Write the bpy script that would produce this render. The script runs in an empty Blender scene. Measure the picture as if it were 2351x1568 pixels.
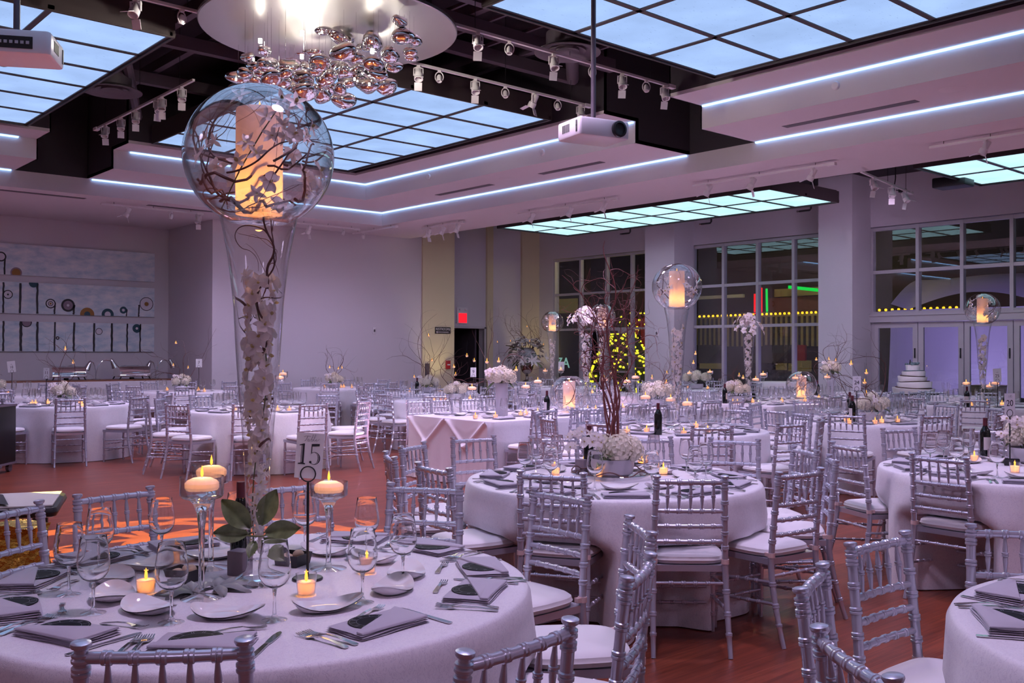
import bpy, math, random
from math import sin, cos, pi, radians, sqrt, atan2
from mathutils import Vector, Matrix
rnd = random.Random(11)
SC = bpy.context.scene
COL = SC.collection
R90 = pi/2

# ------------------------------------------------------------------ camera
FOC, PITCH, YAW, ROLL = 2223.8, radians(.617), radians(41.4375), radians(.162)
EYE = Vector((0, 0, 1.55))
CYW, SYW = cos(YAW), sin(YAW)
FWD = Vector((SYW*cos(PITCH), CYW*cos(PITCH), sin(PITCH)))
_r = Vector((CYW, -SYW, 0)); _u = _r.cross(FWD)
RGT = _r*cos(ROLL) + _u*sin(ROLL)
UPV = _u*cos(ROLL) - _r*sin(ROLL)
cam_d = bpy.data.cameras.new('camera'); cam = bpy.data.objects.new('camera', cam_d)
COL.objects.link(cam); SC.camera = cam
M = Matrix((RGT, UPV, -FWD)).transposed().to_4x4(); M.translation = EYE
cam.matrix_world = M
cam_d.sensor_fit = 'HORIZONTAL'; cam_d.sensor_width = 36.0
cam_d.lens = 36.0*FOC/2351.0; cam_d.clip_start = .05; cam_d.clip_end = 300

def LD(l, d, z=0.0):                       # metres to the right and ahead of the viewpoint -> room coordinates
    return Vector((l*CYW + d*SYW, -l*SYW + d*CYW, z))
def sight(px, py):
    return FWD + RGT*((px-1175.5)/FOC) - UPV*((py-784)/FOC)
def on(px, py, axis, v):                   # where a line of sight meets the plane axis = v (survey of the photo)
    r = sight(px, py); i = 'XYZ'.index(axis)
    return EYE + r*((v-EYE[i])/r[i])
def at_depth(px, py, d):
    return EYE + sight(px, py)*d
def see(p):
    q = Vector(p)-EYE; z = q.dot(FWD)
    if z < .05: return (-9999, -9999, z)
    return (1175.5+FOC*q.dot(RGT)/z, 784-FOC*q.dot(UPV)/z, z)

# ------------------------------------------------------------------ materials
MATS = {}
def nm(name):
    m = bpy.data.materials.new(name); m.use_nodes = True
    nt = m.node_tree; nt.nodes.clear()
    out = nt.nodes.new('ShaderNodeOutputMaterial')
    MATS[name] = m
    return m, nt, out
def pb(name, col, rough=.5, metal=0., spec=.5, bump=None, var=None, sheen=0., trans=0., coat=0.):
    m, nt, out = nm(name)
    b = nt.nodes.new('ShaderNodeBsdfPrincipled')
    b.inputs['Base Color'].default_value = (*col, 1)
    b.inputs['Roughness'].default_value = rough
    b.inputs['Metallic'].default_value = metal
    b.inputs['Specular IOR Level'].default_value = spec
    b.inputs['Sheen Weight'].default_value = sheen
    b.inputs['Coat Weight'].default_value = coat
    b.inputs['Coat Roughness'].default_value = .1
    tc = nt.nodes.new('ShaderNodeTexCoord')
    if var:                                # (scale, amount, stretch)
        mp = nt.nodes.new('ShaderNodeMapping'); mp.inputs['Scale'].default_value = var[2]
        nt.links.new(tc.outputs['Object'], mp.inputs[0])
        n = nt.nodes.new('ShaderNodeTexNoise'); n.inputs['Scale'].default_value = var[0]; n.inputs['Detail'].default_value = 5
        nt.links.new(mp.outputs[0], n.inputs['Vector'])
        r = nt.nodes.new('ShaderNodeValToRGB')
        a = var[1]
        r.color_ramp.elements[0].color = (*[c*(1-a) for c in col], 1); r.color_ramp.elements[0].position = .3
        r.color_ramp.elements[1].color = (*[min(1, c*(1+a)) for c in col], 1); r.color_ramp.elements[1].position = .7
        nt.links.new(n.outputs['Fac'], r.inputs[0]); nt.links.new(r.outputs[0], b.inputs['Base Color'])
    if bump:                               # (scale, strength, distance, stretch)
        mp = nt.nodes.new('ShaderNodeMapping'); mp.inputs['Scale'].default_value = bump[3]
        nt.links.new(tc.outputs['Object'], mp.inputs[0])
        n = nt.nodes.new('ShaderNodeTexNoise'); n.inputs['Scale'].default_value = bump[0]; n.inputs['Detail'].default_value = 4
        nt.links.new(mp.outputs[0], n.inputs['Vector'])
        bp = nt.nodes.new('ShaderNodeBump'); bp.inputs['Strength'].default_value = bump[1]; bp.inputs['Distance'].default_value = bump[2]
        nt.links.new(n.outputs['Fac'], bp.inputs['Height']); nt.links.new(bp.outputs[0], b.inputs['Normal'])
    if trans:
        t = nt.nodes.new('ShaderNodeBsdfTranslucent'); t.inputs[0].default_value = (*col, 1)
        mx = nt.nodes.new('ShaderNodeMixShader'); mx.inputs[0].default_value = trans
        nt.links.new(b.outputs[0], mx.inputs[1]); nt.links.new(t.outputs[0], mx.inputs[2])
        nt.links.new(mx.outputs[0], out.inputs[0])
    else:
        nt.links.new(b.outputs[0], out.inputs[0])
    return m
def emit(name, col, k, sample=True):
    m, nt, out = nm(name)
    e = nt.nodes.new('ShaderNodeEmission'); e.inputs[0].default_value = (*col, 1); e.inputs[1].default_value = k
    nt.links.new(e.outputs[0], out.inputs[0])
    if not sample: m.cycles.emission_sampling = 'NONE'
    return m
def thin_glass(name, tint=(1, 1, 1), lo=.03, hi=.75, pw=3.2, rough=0.0):
    m, nt, out = nm(name)
    lw = nt.nodes.new('ShaderNodeLayerWeight'); lw.inputs[0].default_value = .5
    p = nt.nodes.new('ShaderNodeMath'); p.operation = 'POWER'; p.inputs[1].default_value = pw
    a = nt.nodes.new('ShaderNodeMath'); a.operation = 'MULTIPLY_ADD'; a.inputs[1].default_value = hi; a.inputs[2].default_value = lo
    tr = nt.nodes.new('ShaderNodeBsdfTransparent'); tr.inputs[0].default_value = (*tint, 1)
    g = nt.nodes.new('ShaderNodeBsdfGlossy'); g.inputs['Roughness'].default_value = rough
    mx = nt.nodes.new('ShaderNodeMixShader')
    nt.links.new(lw.outputs['Facing'], p.inputs[0]); nt.links.new(p.outputs[0], a.inputs[0])
    nt.links.new(a.outputs[0], mx.inputs[0]); nt.links.new(tr.outputs[0], mx.inputs[1]); nt.links.new(g.outputs[0], mx.inputs[2])
    nt.links.new(mx.outputs[0], out.inputs[0])
    return m
def solid_glass(name, col=(1, 1, 1), ior=1.45):
    m, nt, out = nm(name)
    g = nt.nodes.new('ShaderNodeBsdfGlass'); g.inputs['Color'].default_value = (*col, 1); g.inputs['IOR'].default_value = ior
    g.inputs['Roughness'].default_value = 0
    nt.links.new(g.outputs[0], out.inputs[0])
    return m

G = {}
G['wall'] = pb('wall_paint', (.62, .58, .63), .75, bump=(160, .12, .004, (1, 1, 1)))
G['soffit'] = pb('soffit_paint', (.62, .57, .60), .8, bump=(160, .08, .003, (1, 1, 1)))
G['cream'] = pb('warm_light_paint', (.66, .58, .40), .75, bump=(160, .1, .004, (1, 1, 1)))  # yellowish light on the pilasters is put into this colour
G['black'] = pb('black_paint', (.030, .024, .032), .8)
G['bronze'] = pb('dark_frame', (.040, .028, .030), .45)
G['duct'] = pb('duct_paint', (.085, .065, .085), .5)
G['alu'] = pb('window_alu', (.55, .52, .56), .4, .3)
G['white'] = pb('white_enamel', (.72, .68, .72), .35)
G['silver'] = pb('silver_paint', (.60, .60, .70), .30, .70, bump=(400, .04, .001, (1, 1, 1)))
G['cushion'] = pb('white_cushion', (.80, .77, .80), .8, sheen=.3, bump=(500, .15, .001, (1, 1, 1)))
G['strap'] = pb('pink_strap', (.70, .50, .48), .7)
G['napkin'] = pb('grey_napkin', (.47, .44, .51), .85, bump=(900, .25, .0008, (1, 1, 1)))
G['card'] = pb('black_card', (.008, .008, .011), .6, spec=.15)
G['cardline'] = pb('grey_ink', (.16, .17, .20), .5)
G['steel'] = pb('cutlery_steel', (.62, .61, .62), .14, 1.)
G['chrome'] = pb('mirror_chrome', (.88, .86, .84), .03, 1.)
G['brushed'] = pb('brushed_steel', (.66, .64, .62), .30, 1., bump=(6, .10, .02, (1, 1, 1)))
G['china'] = pb('white_china', (.82, .79, .80), .08, coat=.4)
G['satin'] = pb('white_satin', (.80, .73, .77), .32, sheen=.5, bump=(120, .2, .002, (1, 1, 6)))
G['wax'] = pb('white_wax', (.90, .74, .68), .5, trans=.45)
G['glass'] = thin_glass('clear_glass', lo=.05, hi=.95, pw=2.0)
G['glass2'] = thin_glass('wine_glass_clear', lo=.06, hi=.95, pw=2.2)
G['pane'] = thin_glass('window_pane', (.80, .88, .88), .15, .6, 4.)
G['crystal'] = solid_glass('solid_glass')
G['water'] = thin_glass('still_water', (.95, .98, 1), .05, .6, 3)
G['flame'] = emit('candle_flame', (1., .40, .05), 2.3, False)
G['wick'] = pb('wick', (.02, .015, .01), .9)
G['willow'] = pb('willow_bark', (.10, .034, .030), .6, bump=(90, .3, .002, (1, 1, .2)))
G['willowred'] = pb('red_willow_bark', (.22, .060, .058), .5)
G['stem'] = pb('green_stem', (.10, .12, .04), .5)
G['petal'] = pb('orchid_petal', (.93, .86, .86), .55, trans=.35)
G['throat'] = pb('orchid_throat', (.62, .50, .22), .6)
G['hyd'] = pb('hydrangea_petal', (.84, .78, .66), .7, trans=.25)
G['leaf'] = pb('green_leaf', (.13, .17, .075), .38, var=(20, .35, (1, 1, 1)))
G['greyleaf'] = pb('grey_leaf', (.24, .25, .25), .45, var=(20, .25, (1, 1, 1)))
G['bottle'] = pb('dark_bottle', (.006, .008, .007), .06)
G['label'] = pb('bottle_label', (.66, .62, .62), .6)
G['capsule'] = pb('wine_capsule', (.10, .012, .025), .4)
G['ink'] = pb('dark_ink', (.02, .02, .028), .6)
G['paper'] = pb('white_card', (.80, .80, .83), .6)
G['dull'] = pb('black_metal', (.012, .012, .014), .4)
G['greybox'] = pb('grey_box', (.22, .18, .22), .5)
G['vasegrey'] = pb('grey_vase', (.50, .48, .54), .35)
G['bread'] = pb('bread', (.62, .46, .32), .8)
G['gold'] = pb('gold_foil', (.75, .48, .08), .22, 1., bump=(30, .8, .02, (1, 1, 1)))
G['panelwhite'] = pb('tray_top', (.72, .66, .62), .35)
G['cake'] = pb('cake_icing', (.82, .78, .78), .6)
G['cakeblue'] = pb('cake_flowers', (.16, .24, .26), .7)
G['cakebrown'] = pb('cake_ribbon', (.10, .055, .045), .6)
G['wood'] = pb('dark_board', (.22, .085, .045), .35)
G['exit'] = emit('exit_red', (1., .012, .025), 1.6)
G['led'] = emit('led_strip', (.30, .56, 1.0), 3.2)
G['halo'] = emit('halogen', (1., .93, .80), 26.)
G['red'] = pb('red_box', (.35, .012, .02), .4)
G['bulb'] = emit('festoon_bulb', (1., .46, .015), 2.4, False)
G['fairy'] = emit('fairy_light', (.85, .72, .03), 2.2, False)
G['ledred'] = emit('red_led', (1., .008, .012), 1.3, False)
G['ledgreen'] = emit('green_led', (.0, .80, .07), 1.0, False)
G['neon'] = emit('neon_sign', (.22, .42, .36), 1.0, False)
G['dim'] = emit('lit_shop_window', (.15, .105, .03), .45, False)
G['facade'] = pb('facade_panel', (.34, .29, .15), .7)
G['facadedark'] = pb('facade_dark', (.030, .024, .030), .8)
G['brick'] = pb('brick', (.14, .05, .025), .8)
G['tent'] = pb('white_tent', (.70, .66, .74), .7)
G['awning'] = pb('dark_awning', (.035, .032, .036), .7)
G['redcloth'] = pb('red_cloth', (.30, .01, .03), .6)
G['tree'] = pb('fir_needles', (.010, .020, .008), .8)
G['urn'] = pb('mercury_urn', (.35, .30, .28), .16, 1.)
G['lily'] = pb('lily_petal', (.60, .55, .52), .6, trans=.2)

def m_floor():
    m, nt, out = nm('wood_floor')
    b = nt.nodes.new('ShaderNodeBsdfPrincipled')
    tc = nt.nodes.new('ShaderNodeTexCoord')
    br = nt.nodes.new('ShaderNodeTexBrick'); br.inputs['Scale'].default_value = 1.0
    br.inputs['Brick Width'].default_value = 1.4; br.inputs['Row Height'].default_value = .11
    br.inputs['Mortar Size'].default_value = .0012
    br.inputs['Color1'].default_value = (.28, .066, .032, 1); br.inputs['Color2'].default_value = (.21, .046, .024, 1)
    br.inputs['Mortar'].default_value = (.07, .02, .014, 1)
    mp = nt.nodes.new('ShaderNodeMapping'); mp.inputs['Scale'].default_value = (1.5, 26, 1)
    n = nt.nodes.new('ShaderNodeTexNoise'); n.inputs['Scale'].default_value = 1.6; n.inputs['Detail'].default_value = 7
    nt.links.new(tc.outputs['Object'], br.inputs['Vector']); nt.links.new(tc.outputs['Object'], mp.inputs[0]); nt.links.new(mp.outputs[0], n.inputs['Vector'])
    r = nt.nodes.new('ShaderNodeValToRGB')
    r.color_ramp.elements[0].position = .3; r.color_ramp.elements[0].color = (.55, .55, .55, 1)
    r.color_ramp.elements[1].position = .7; r.color_ramp.elements[1].color = (1.15, 1.15, 1.15, 1)
    mx = nt.nodes.new('ShaderNodeMixRGB'); mx.blend_type = 'MULTIPLY'; mx.inputs[0].default_value = 1
    nt.links.new(n.outputs['Fac'], r.inputs[0]); nt.links.new(br.outputs['Color'], mx.inputs[1]); nt.links.new(r.outputs[0], mx.inputs[2])
    nt.links.new(mx.outputs[0], b.inputs['Base Color'])
    b.inputs['Roughness'].default_value = .34; b.inputs['Specular IOR Level'].default_value = .35
    nt.links.new(b.outputs[0], out.inputs[0]); return m
G['floor'] = m_floor()

def m_cloth():                              # crushed damask: short worm-like streaks
    m, nt, out = nm('crushed_damask')
    b = nt.nodes.new('ShaderNodeBsdfPrincipled')
    tc = nt.nodes.new('ShaderNodeTexCoord')
    n1 = nt.nodes.new('ShaderNodeTexNoise'); n1.inputs['Scale'].default_value = 62; n1.inputs['Detail'].default_value = 3; n1.inputs['Distortion'].default_value = 1.6
    n2 = nt.nodes.new('ShaderNodeTexNoise'); n2.inputs['Scale'].default_value = 5; n2.inputs['Detail'].default_value = 3
    r = nt.nodes.new('ShaderNodeValToRGB')
    e = r.color_ramp.elements; e[0].position = .455; e[0].color = (1, 1, 1, 1); e[1].position = .545; e[1].color = (1, 1, 1, 1)
    k = r.color_ramp.elements.new(.5); k.color = (0, 0, 0, 1)
    mp = nt.nodes.new('ShaderNodeMapping'); mp.inputs['Scale'].default_value = (1, 1, .55)
    nt.links.new(tc.outputs['Object'], mp.inputs[0]); nt.links.new(mp.outputs[0], n1.inputs['Vector']); nt.links.new(tc.outputs['Object'], n2.inputs['Vector'])
    nt.links.new(n1.outputs['Fac'], r.inputs[0])
    mx = nt.nodes.new('ShaderNodeMixRGB'); mx.inputs[1].default_value = (.69, .65, .73, 1); mx.inputs[2].default_value = (.80, .765, .82, 1)
    nt.links.new(r.outputs[0], mx.inputs[0]); nt.links.new(mx.outputs[0], b.inputs['Base Color'])
    bp = nt.nodes.new('ShaderNodeBump'); bp.inputs['Strength'].default_value = .22; bp.inputs['Distance'].default_value = .0015
    nt.links.new(r.outputs[0], bp.inputs['Height']); nt.links.new(bp.outputs[0], b.inputs['Normal'])
    b.inputs['Roughness'].default_value = .55; b.inputs['Sheen Weight'].default_value = .25
    nt.links.new(b.outputs[0], out.inputs[0]); return m
G['cloth'] = m_cloth()

def m_panel(name, col, k):                  # translucent rice-paper light panel with fibres
    m, nt, out = nm(name)
    tc = nt.nodes.new('ShaderNodeTexCoord')
    n = nt.nodes.new('ShaderNodeTexNoise'); n.inputs['Scale'].default_value = 1.1; n.inputs['Detail'].default_value = 3
    nt.links.new(tc.outputs['Object'], n.inputs['Vector'])
    r = nt.nodes.new('ShaderNodeValToRGB')
    r.color_ramp.elements[0].position = .3; r.color_ramp.elements[0].color = (*[c*.84 for c in col], 1)
    r.color_ramp.elements[1].position = .7; r.color_ramp.elements[1].color = (*[c*1.1 for c in col], 1)
    nt.links.new(n.outputs['Fac'], r.inputs[0])
    mp = nt.nodes.new('ShaderNodeMapping'); mp.inputs['Scale'].default_value = (12, 45, 1); mp.inputs['Rotation'].default_value = (0, 0, .5)
    nt.links.new(tc.outputs['Object'], mp.inputs[0])
    n2 = nt.nodes.new('ShaderNodeTexNoise'); n2.inputs['Scale'].default_value = 1.3; n2.inputs['Detail'].default_value = 2
    nt.links.new(mp.outputs[0], n2.inputs['Vector'])
    r2 = nt.nodes.new('ShaderNodeValToRGB'); r2.color_ramp.elements[0].position = .27; r2.color_ramp.elements[0].color = (.72, .72, .72, 1)
    r2.color_ramp.elements[1].position = .34; r2.color_ramp.elements[1].color = (1, 1, 1, 1)
    nt.links.new(n2.outputs['Fac'], r2.inputs[0])
    mx = nt.nodes.new('ShaderNodeMixRGB'); mx.blend_type = 'MULTIPLY'; mx.inputs[0].default_value = 1
    nt.links.new(r.outputs[0], mx.inputs[1]); nt.links.new(r2.outputs[0], mx.inputs[2])
    e = nt.nodes.new('ShaderNodeEmission'); e.inputs[1].default_value = k
    nt.links.new(mx.outputs[0], e.inputs[0]); nt.links.new(e.outputs[0], out.inputs[0]); return m
G['panel'] = m_panel('rice_paper_panel', (.40, .58, .98), 1.0)
G['panel2'] = m_panel('window_side_panel', (.52, .86, 1.0), 1.25)

def m_canvas():
    m, nt, out = nm('painted_canvas')
    b = nt.nodes.new('ShaderNodeBsdfPrincipled'); tc = nt.nodes.new('ShaderNodeTexCoord')
    mp = nt.nodes.new('ShaderNodeMapping'); mp.inputs['Scale'].default_value = (1.2, 1, 3)
    n = nt.nodes.new('ShaderNodeTexNoise'); n.inputs['Scale'].default_value = 2.2; n.inputs['Detail'].default_value = 8; n.inputs['Roughness'].default_value = .65
    nt.links.new(tc.outputs['Object'], mp.inputs[0]); nt.links.new(mp.outputs[0], n.inputs['Vector'])
    r = nt.nodes.new('ShaderNodeValToRGB'); e = r.color_ramp.elements
    e[0].position = .30; e[0].color = (.38, .54, .66, 1); e[1].position = .72; e[1].color = (.88, .86, .88, 1)
    k = e.new(.5); k.color = (.66, .72, .80, 1)
    nt.links.new(n.outputs['Fac'], r.inputs[0]); nt.links.new(r.outputs[0], b.inputs['Base Color']); b.inputs['Roughness'].default_value = .7
    nt.links.new(b.outputs[0], out.inputs[0]); return m
G['canvas'] = m_canvas()
G['pblack'] = pb('paint_black', (.012, .010, .016), .5)
G['pteal'] = pb('paint_teal', (.01, .06, .09), .5)
G['pochre'] = pb('paint_ochre', (.30, .13, .015), .5)
G['pwhite'] = pb('paint_white', (.66, .62, .70), .6)
G['pmauve'] = pb('paint_mauve', (.25, .18, .24), .6)

# ------------------------------------------------------------------ mesh builder
class MB:
    def __init__(s): s.v = []; s.f = []; s.m = []; s.s = []
    def add(s, vs, fs, m=0, smooth=True, T=None):
        o = len(s.v)
        if T is not None: vs = [T @ Vector(v) for v in vs]
        s.v += [tuple(v) for v in vs]
        for f in fs: s.f.append([i+o for i in f]); s.m.append(m); s.s.append(smooth)
        return s
    def box(s, x0, x1, y0, y1, z0, z1, m=0, T=None):
        vs = [(x, y, z) for z in (z0, z1) for y in (y0, y1) for x in (x0, x1)]
        fs = [(0, 2, 3, 1), (4, 5, 7, 6), (0, 1, 5, 4), (2, 6, 7, 3), (0, 4, 6, 2), (1, 3, 7, 5)]
        return s.add(vs, fs, m, False, T)
    def rbox(s, x0, x1, y0, y1, z0, z1, r=.005, m=0, T=None, n=2):      # box with rounded top/bottom edges (superellipse rings)
        hx, hy = (x1-x0)/2, (y1-y0)/2; cx, cy = (x0+x1)/2, (y0+y1)/2
        prof = []
        for i in range(n+1): a = i/n*R90; prof.append((r*(1-sin(a)), z0+r*(1-cos(a))))
        for i in range(n+1): a = i/n*R90; prof.append((r*(1-cos(a)), z1-r*(1-sin(a))))
        N = 4*(n+2)
        rings = []
        for off, z in prof:
            ring = []
            for q, (sx, sy) in enumerate(((1, 1), (-1, 1), (-1, -1), (1, -1))):
                for j in range(n+2):
                    a = q*R90 + j/(n+1)*R90; rr = r*1.5
                    ring.append((cx+sx*(hx-rr)+(rr-off)*cos(a), cy+sy*(hy-rr)+(rr-off)*sin(a), z))
            rings.append(ring)
        return s.rings(rings, m, True, T)
    def rings(s, rings, m=0, caps=True, T=None, smooth=True, closed=True):
        n = len(rings[0]); vs = [p for r in rings for p in r]; fs = []
        for i in range(len(rings)-1):
            for j in range(n if closed else n-1):
                k = (j+1) % n
                fs.append((i*n+j, i*n+k, (i+1)*n+k, (i+1)*n+j))
        if caps:
            fs.append(tuple(range(n-1, -1, -1))); fs.append(tuple((len(rings)-1)*n+j for j in range(n)))
        return s.add(vs, fs, m, smooth, T)
    def lathe(s, prof, n=24, m=0, T=None, cap=True, a0=0., a1=2*pi):
        full = abs(a1-a0-2*pi) < 1e-6
        k = n if full else n+1
        rings = [[(r*cos(a0+(a1-a0)*j/n), r*sin(a0+(a1-a0)*j/n), z) for j in range(k)] for r, z in prof]
        return s.rings(rings, m, cap and full, T, True, full)
    def tube(s, pts, rad, n=8, m=0, caps=True, T=None):
        pts = [Vector(p) for p in pts]; k = len(pts)
        if not hasattr(rad, '__len__'): rad = [rad]*k
        rings = []; prev = None
        for i, p in enumerate(pts):
            d = (pts[min(i+1, k-1)]-pts[max(i-1, 0)])
            if d.length < 1e-9: d = Vector((0, 0, 1))
            d.normalize()
            if prev is None:
                a = Vector((0, 0, 1)) if abs(d.z) < .9 else Vector((1, 0, 0))
                u = d.cross(a).normalized()
            else:
                u = (prev - d*prev.dot(d))
                u = u.normalized() if u.length > 1e-6 else d.orthogonal().normalized()
            prev = u; w = d.cross(u)
            rings.append([tuple(p+(u*cos(2*pi*j/n)+w*sin(2*pi*j/n))*rad[i]) for j in range(n)])
        return s.rings(rings, m, caps, T)
    def poly(s, pts, z0, z1, m=0, T=None):          # prism from a 2-D outline
        n = len(pts)
        vs = [(x, y, z0) for x, y in pts]+[(x, y, z1) for x, y in pts]
        fs = [tuple(range(n-1, -1, -1)), tuple(range(n, 2*n))]+[(i, (i+1) % n, n+(i+1) % n, n+i) for i in range(n)]
        return s.add(vs, fs, m, False, T)
    def ribbon(s, pts, w, z0, z1, m=0, T=None):     # flat stroke of varying width drawn in the xy plane
        k = len(pts)
        if not hasattr(w, '__len__'): w = [w]*k
        L, Rr = [], []
        for i in range(k):
            a = Vector(pts[max(i-1, 0)]); b = Vector(pts[min(i+1, k-1)]); d = (b-a)
            d = d.normalized() if d.length > 1e-9 else Vector((1, 0)); nrm = Vector((-d.y, d.x)); p = Vector(pts[i])
            L.append(p+nrm*w[i]/2); Rr.append(p-nrm*w[i]/2)
        vs = []
        for i in range(k): vs += [(L[i].x, L[i].y, z0), (Rr[i].x, Rr[i].y, z0), (L[i].x, L[i].y, z1), (Rr[i].x, Rr[i].y, z1)]
        fs = []
        for i in range(k-1):
            a = i*4; b = a+4
            fs += [(a+2, a+3, b+3, b+2), (a, b, b+1, a+1), (a, a+2, b+2, b), (a+1, b+1, b+3, a+3)]
        fs += [(0, 1, 3, 2), (4*k-4, 4*k-2, 4*k-1, 4*k-3)]
        return s.add(vs, fs, m, False, T)
    def grid(s, fn, nu, nv, m=0, T=None, wrap=False):
        vs = [fn(i/(nu if wrap else nu-1), j/(nv-1)) for j in range(nv) for i in range(nu)]
        fs = []
        for j in range(nv-1):
            for i in range(nu if wrap else nu-1):
                k = (i+1) % nu
                fs.append((j*nu+i, j*nu+k, (j+1)*nu+k, (j+1)*nu+i))
        return s.add(vs, fs, m, True, T)
    def ball(s, c, r, n=12, k=8, m=0, T=None, sq=(1, 1, 1)):
        rings = []
        for i in range(1, k):
            a = pi*i/k
            rings.append([(c[0]+r*sq[0]*sin(a)*cos(2*pi*j/n), c[1]+r*sq[1]*sin(a)*sin(2*pi*j/n), c[2]-r*sq[2]*cos(a)) for j in range(n)])
        return s.rings(rings, m, True, T)
    def mesh(s, name, mats, sharp=38):
        me = bpy.data.meshes.new(name)
        me.from_pydata(s.v, [], s.f); me.update()
        for mt in (mats if isinstance(mats, (list, tuple)) else [mats]): me.materials.append(mt)
        me.polygons.foreach_set('material_index', s.m)
        me.polygons.foreach_set('use_smooth', s.s)
        if any(s.s):
            try: me.set_sharp_from_angle(angle=radians(sharp))
            except Exception: pass
        me.validate()
        return me
    def obj(s, name, mats, parent=None, sharp=38):
        o = bpy.data.objects.new(name, s.mesh(name, mats, sharp)); COL.objects.link(o)
        if parent is not None: o.parent = parent
        return o

def tag(o, label, cat, group=None, kind=None):
    o['label'] = label; o['category'] = cat
    if group: o['group'] = group
    if kind: o['kind'] = kind
    return o
def struct(o): o['kind'] = 'structure'; return o
def empty(name, loc, rz=0.0):
    o = bpy.data.objects.new(name, None); COL.objects.link(o); o.empty_display_size = .1
    o.location = loc; o.rotation_euler = (0, 0, rz); return o
def put(tpl, name, loc, rz, label, cat, group=None, scale=1.0, tilt=None):
    """one more copy of a thing: the root and a copy of each of its parts; tpl = [(part, mesh, index of parent or -1), ...]"""
    if len(tpl) == 1 and tpl[0][0] is None:
        root = bpy.data.objects.new(name, tpl[0][1]); COL.objects.link(root)
        kids = []
    else:
        root = bpy.data.objects.new(name, None); COL.objects.link(root); root.empty_display_size = .1
        kids = []
        for pn, me, par in tpl:
            o = bpy.data.objects.new(pn, me); COL.objects.link(o)
            o.parent = root if par < 0 else kids[par]; kids.append(o)
    root.location = loc; root.rotation_euler = tilt if tilt else (0, 0, rz)
    root.scale = (scale,)*3 if not hasattr(scale, '__len__') else scale
    tag(root, label, cat, group)
    return root
def face_rz(frm, to):                       # rotation that turns local +Y from 'frm' towards 'to'
    d = Vector(to)-Vector(frm); return atan2(d.y, d.x)-R90
ORD = ['leftmost', 'second from left', 'third from left', 'fourth from left', 'fifth from left', 'sixth from left', 'seventh from left',
       'eighth from left', 'ninth from left', 'tenth from left', 'eleventh from left', 'twelfth from left', 'thirteenth from left', 'fourteenth from left', 'fifteenth from left', 'sixteenth from left', 'seventeenth from left']
def text_mesh(s, size, mat, depth=.0006):
    cu = bpy.data.curves.new('t', 'FONT'); cu.body = s; cu.size = size; cu.align_x = 'CENTER'; cu.align_y = 'CENTER'; cu.extrude = depth
    ob = bpy.data.objects.new('t', cu); COL.objects.link(ob)
    dg = bpy.context.evaluated_depsgraph_get(); dg.update()
    me = bpy.data.meshes.new_from_object(ob.evaluated_get(dg)); me.name = 'printed_number'
    me.materials.clear(); me.materials.append(mat)
    bpy.data.objects.remove(ob); bpy.data.curves.remove(cu)
    return me
def lamp(name, kind, loc, power, col, size=.05, parent=None, **kw):
    d = bpy.data.lights.new(name, kind); d.energy = power; d.color = col
    if kind in ('POINT', 'SPOT'): d.shadow_soft_size = size
    o = bpy.data.objects.new(name, d); COL.objects.link(o); o.location = loc
    for k, v in kw.items(): setattr(d, k, v)
    if parent is not None: o.parent = parent
    return o
def aim(o, target):
    o.rotation_euler = (Vector(target)-o.location).to_track_quat('-Z', 'Y').to_euler()
# ================================================================== the room
ZS, Z1, Z2, ZP = 4.40, 4.70, 5.03, 6.2          # soffit, lower tray shelf, upper tray shelf, black plenum
R1 = (-1.8, 12.30, -.4, 18.40); R2 = (-.52, 11.02, .9, 17.10); R3 = (.17, 10.33, 1.61, 16.39)
SLX = (4.67, 5.87); SLY = (8.47, 9.67)
XW, XL, YN = 19.5, -5.0, -4.0                   # window wall, left wall, wall behind the viewpoint
o = MB().box(XL-.2, XW+.3, YN-.2, 22.7, -.12, 0).obj('floor', G['floor']); struct(o)
b = MB(); b.box(XL-.2, 14.2, 18.4, 22.7, ZS, ZS+.08); b.box(12.3, 14.2, YN-.2, 18.4, ZS, ZS+.08)
b.box(XL-.2, -1.8, YN-.2, 18.4, ZS, ZS+.08); b.box(-1.8, 12.3, YN-.2, -.4, ZS, ZS+.08)
b.box(14.12, 14.2, YN-.2, 22.7, ZS+.08, 5.3)
struct(b.obj('ceiling', G['soffit']))
def tray(name, outer, inner, zlo, zhi, slot_end):
    b = MB()
    ox0, ox1, oy0, oy1 = outer; ix0, ix1, iy0, iy1 = inner
    t = .05; zb = zlo+(.08 if slot_end else .05)
    # shelf strips, left open where the aisle slot passes
    for (a0, a1) in ((oy0, SLY[0]), (SLY[1], oy1)):
        b.box(ix1, ox1+t, a0, a1, zhi, zhi+t)
        b.box(ox0-t, ix0, a0, a1, zhi, zhi+t)
    for (a0, a1) in ((ix0, SLX[0]), (SLX[1], ix1)):
        b.box(a0, a1, iy1, oy1+t, zhi, zhi+t)
        b.box(a0, a1, oy0-t, iy0, zhi, zhi+t)
    # risers
    for (a0, a1) in (((oy0, oy1),) if slot_end else ((oy0, SLY[0]), (SLY[1], oy1))):
        b.box(ox1, ox1+t, a0, a1, zb, zhi); b.box(ox0-t, ox0, a0, a1, zb, zhi)
    for (a0, a1) in (((ox0, ox1),) if slot_end else ((ox0, SLX[0]), (SLX[1], ox1))):
        b.box(a0, a1, oy1, oy1+t, zb, zhi); b.box(a0, a1, oy0-t, oy0, zb, zhi)
    struct(b.obj(name, G['soffit']))
tray('ceiling_lower_tray', R1, R2, ZS, Z1, True)
tray('ceiling_upper_tray', R2, R3, Z1, Z2, False)
b = MB()                                         # black plenum and the four aisle slots
b.box(XL, 14.1, YN, 22.6, ZP, ZP+.1)
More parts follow.
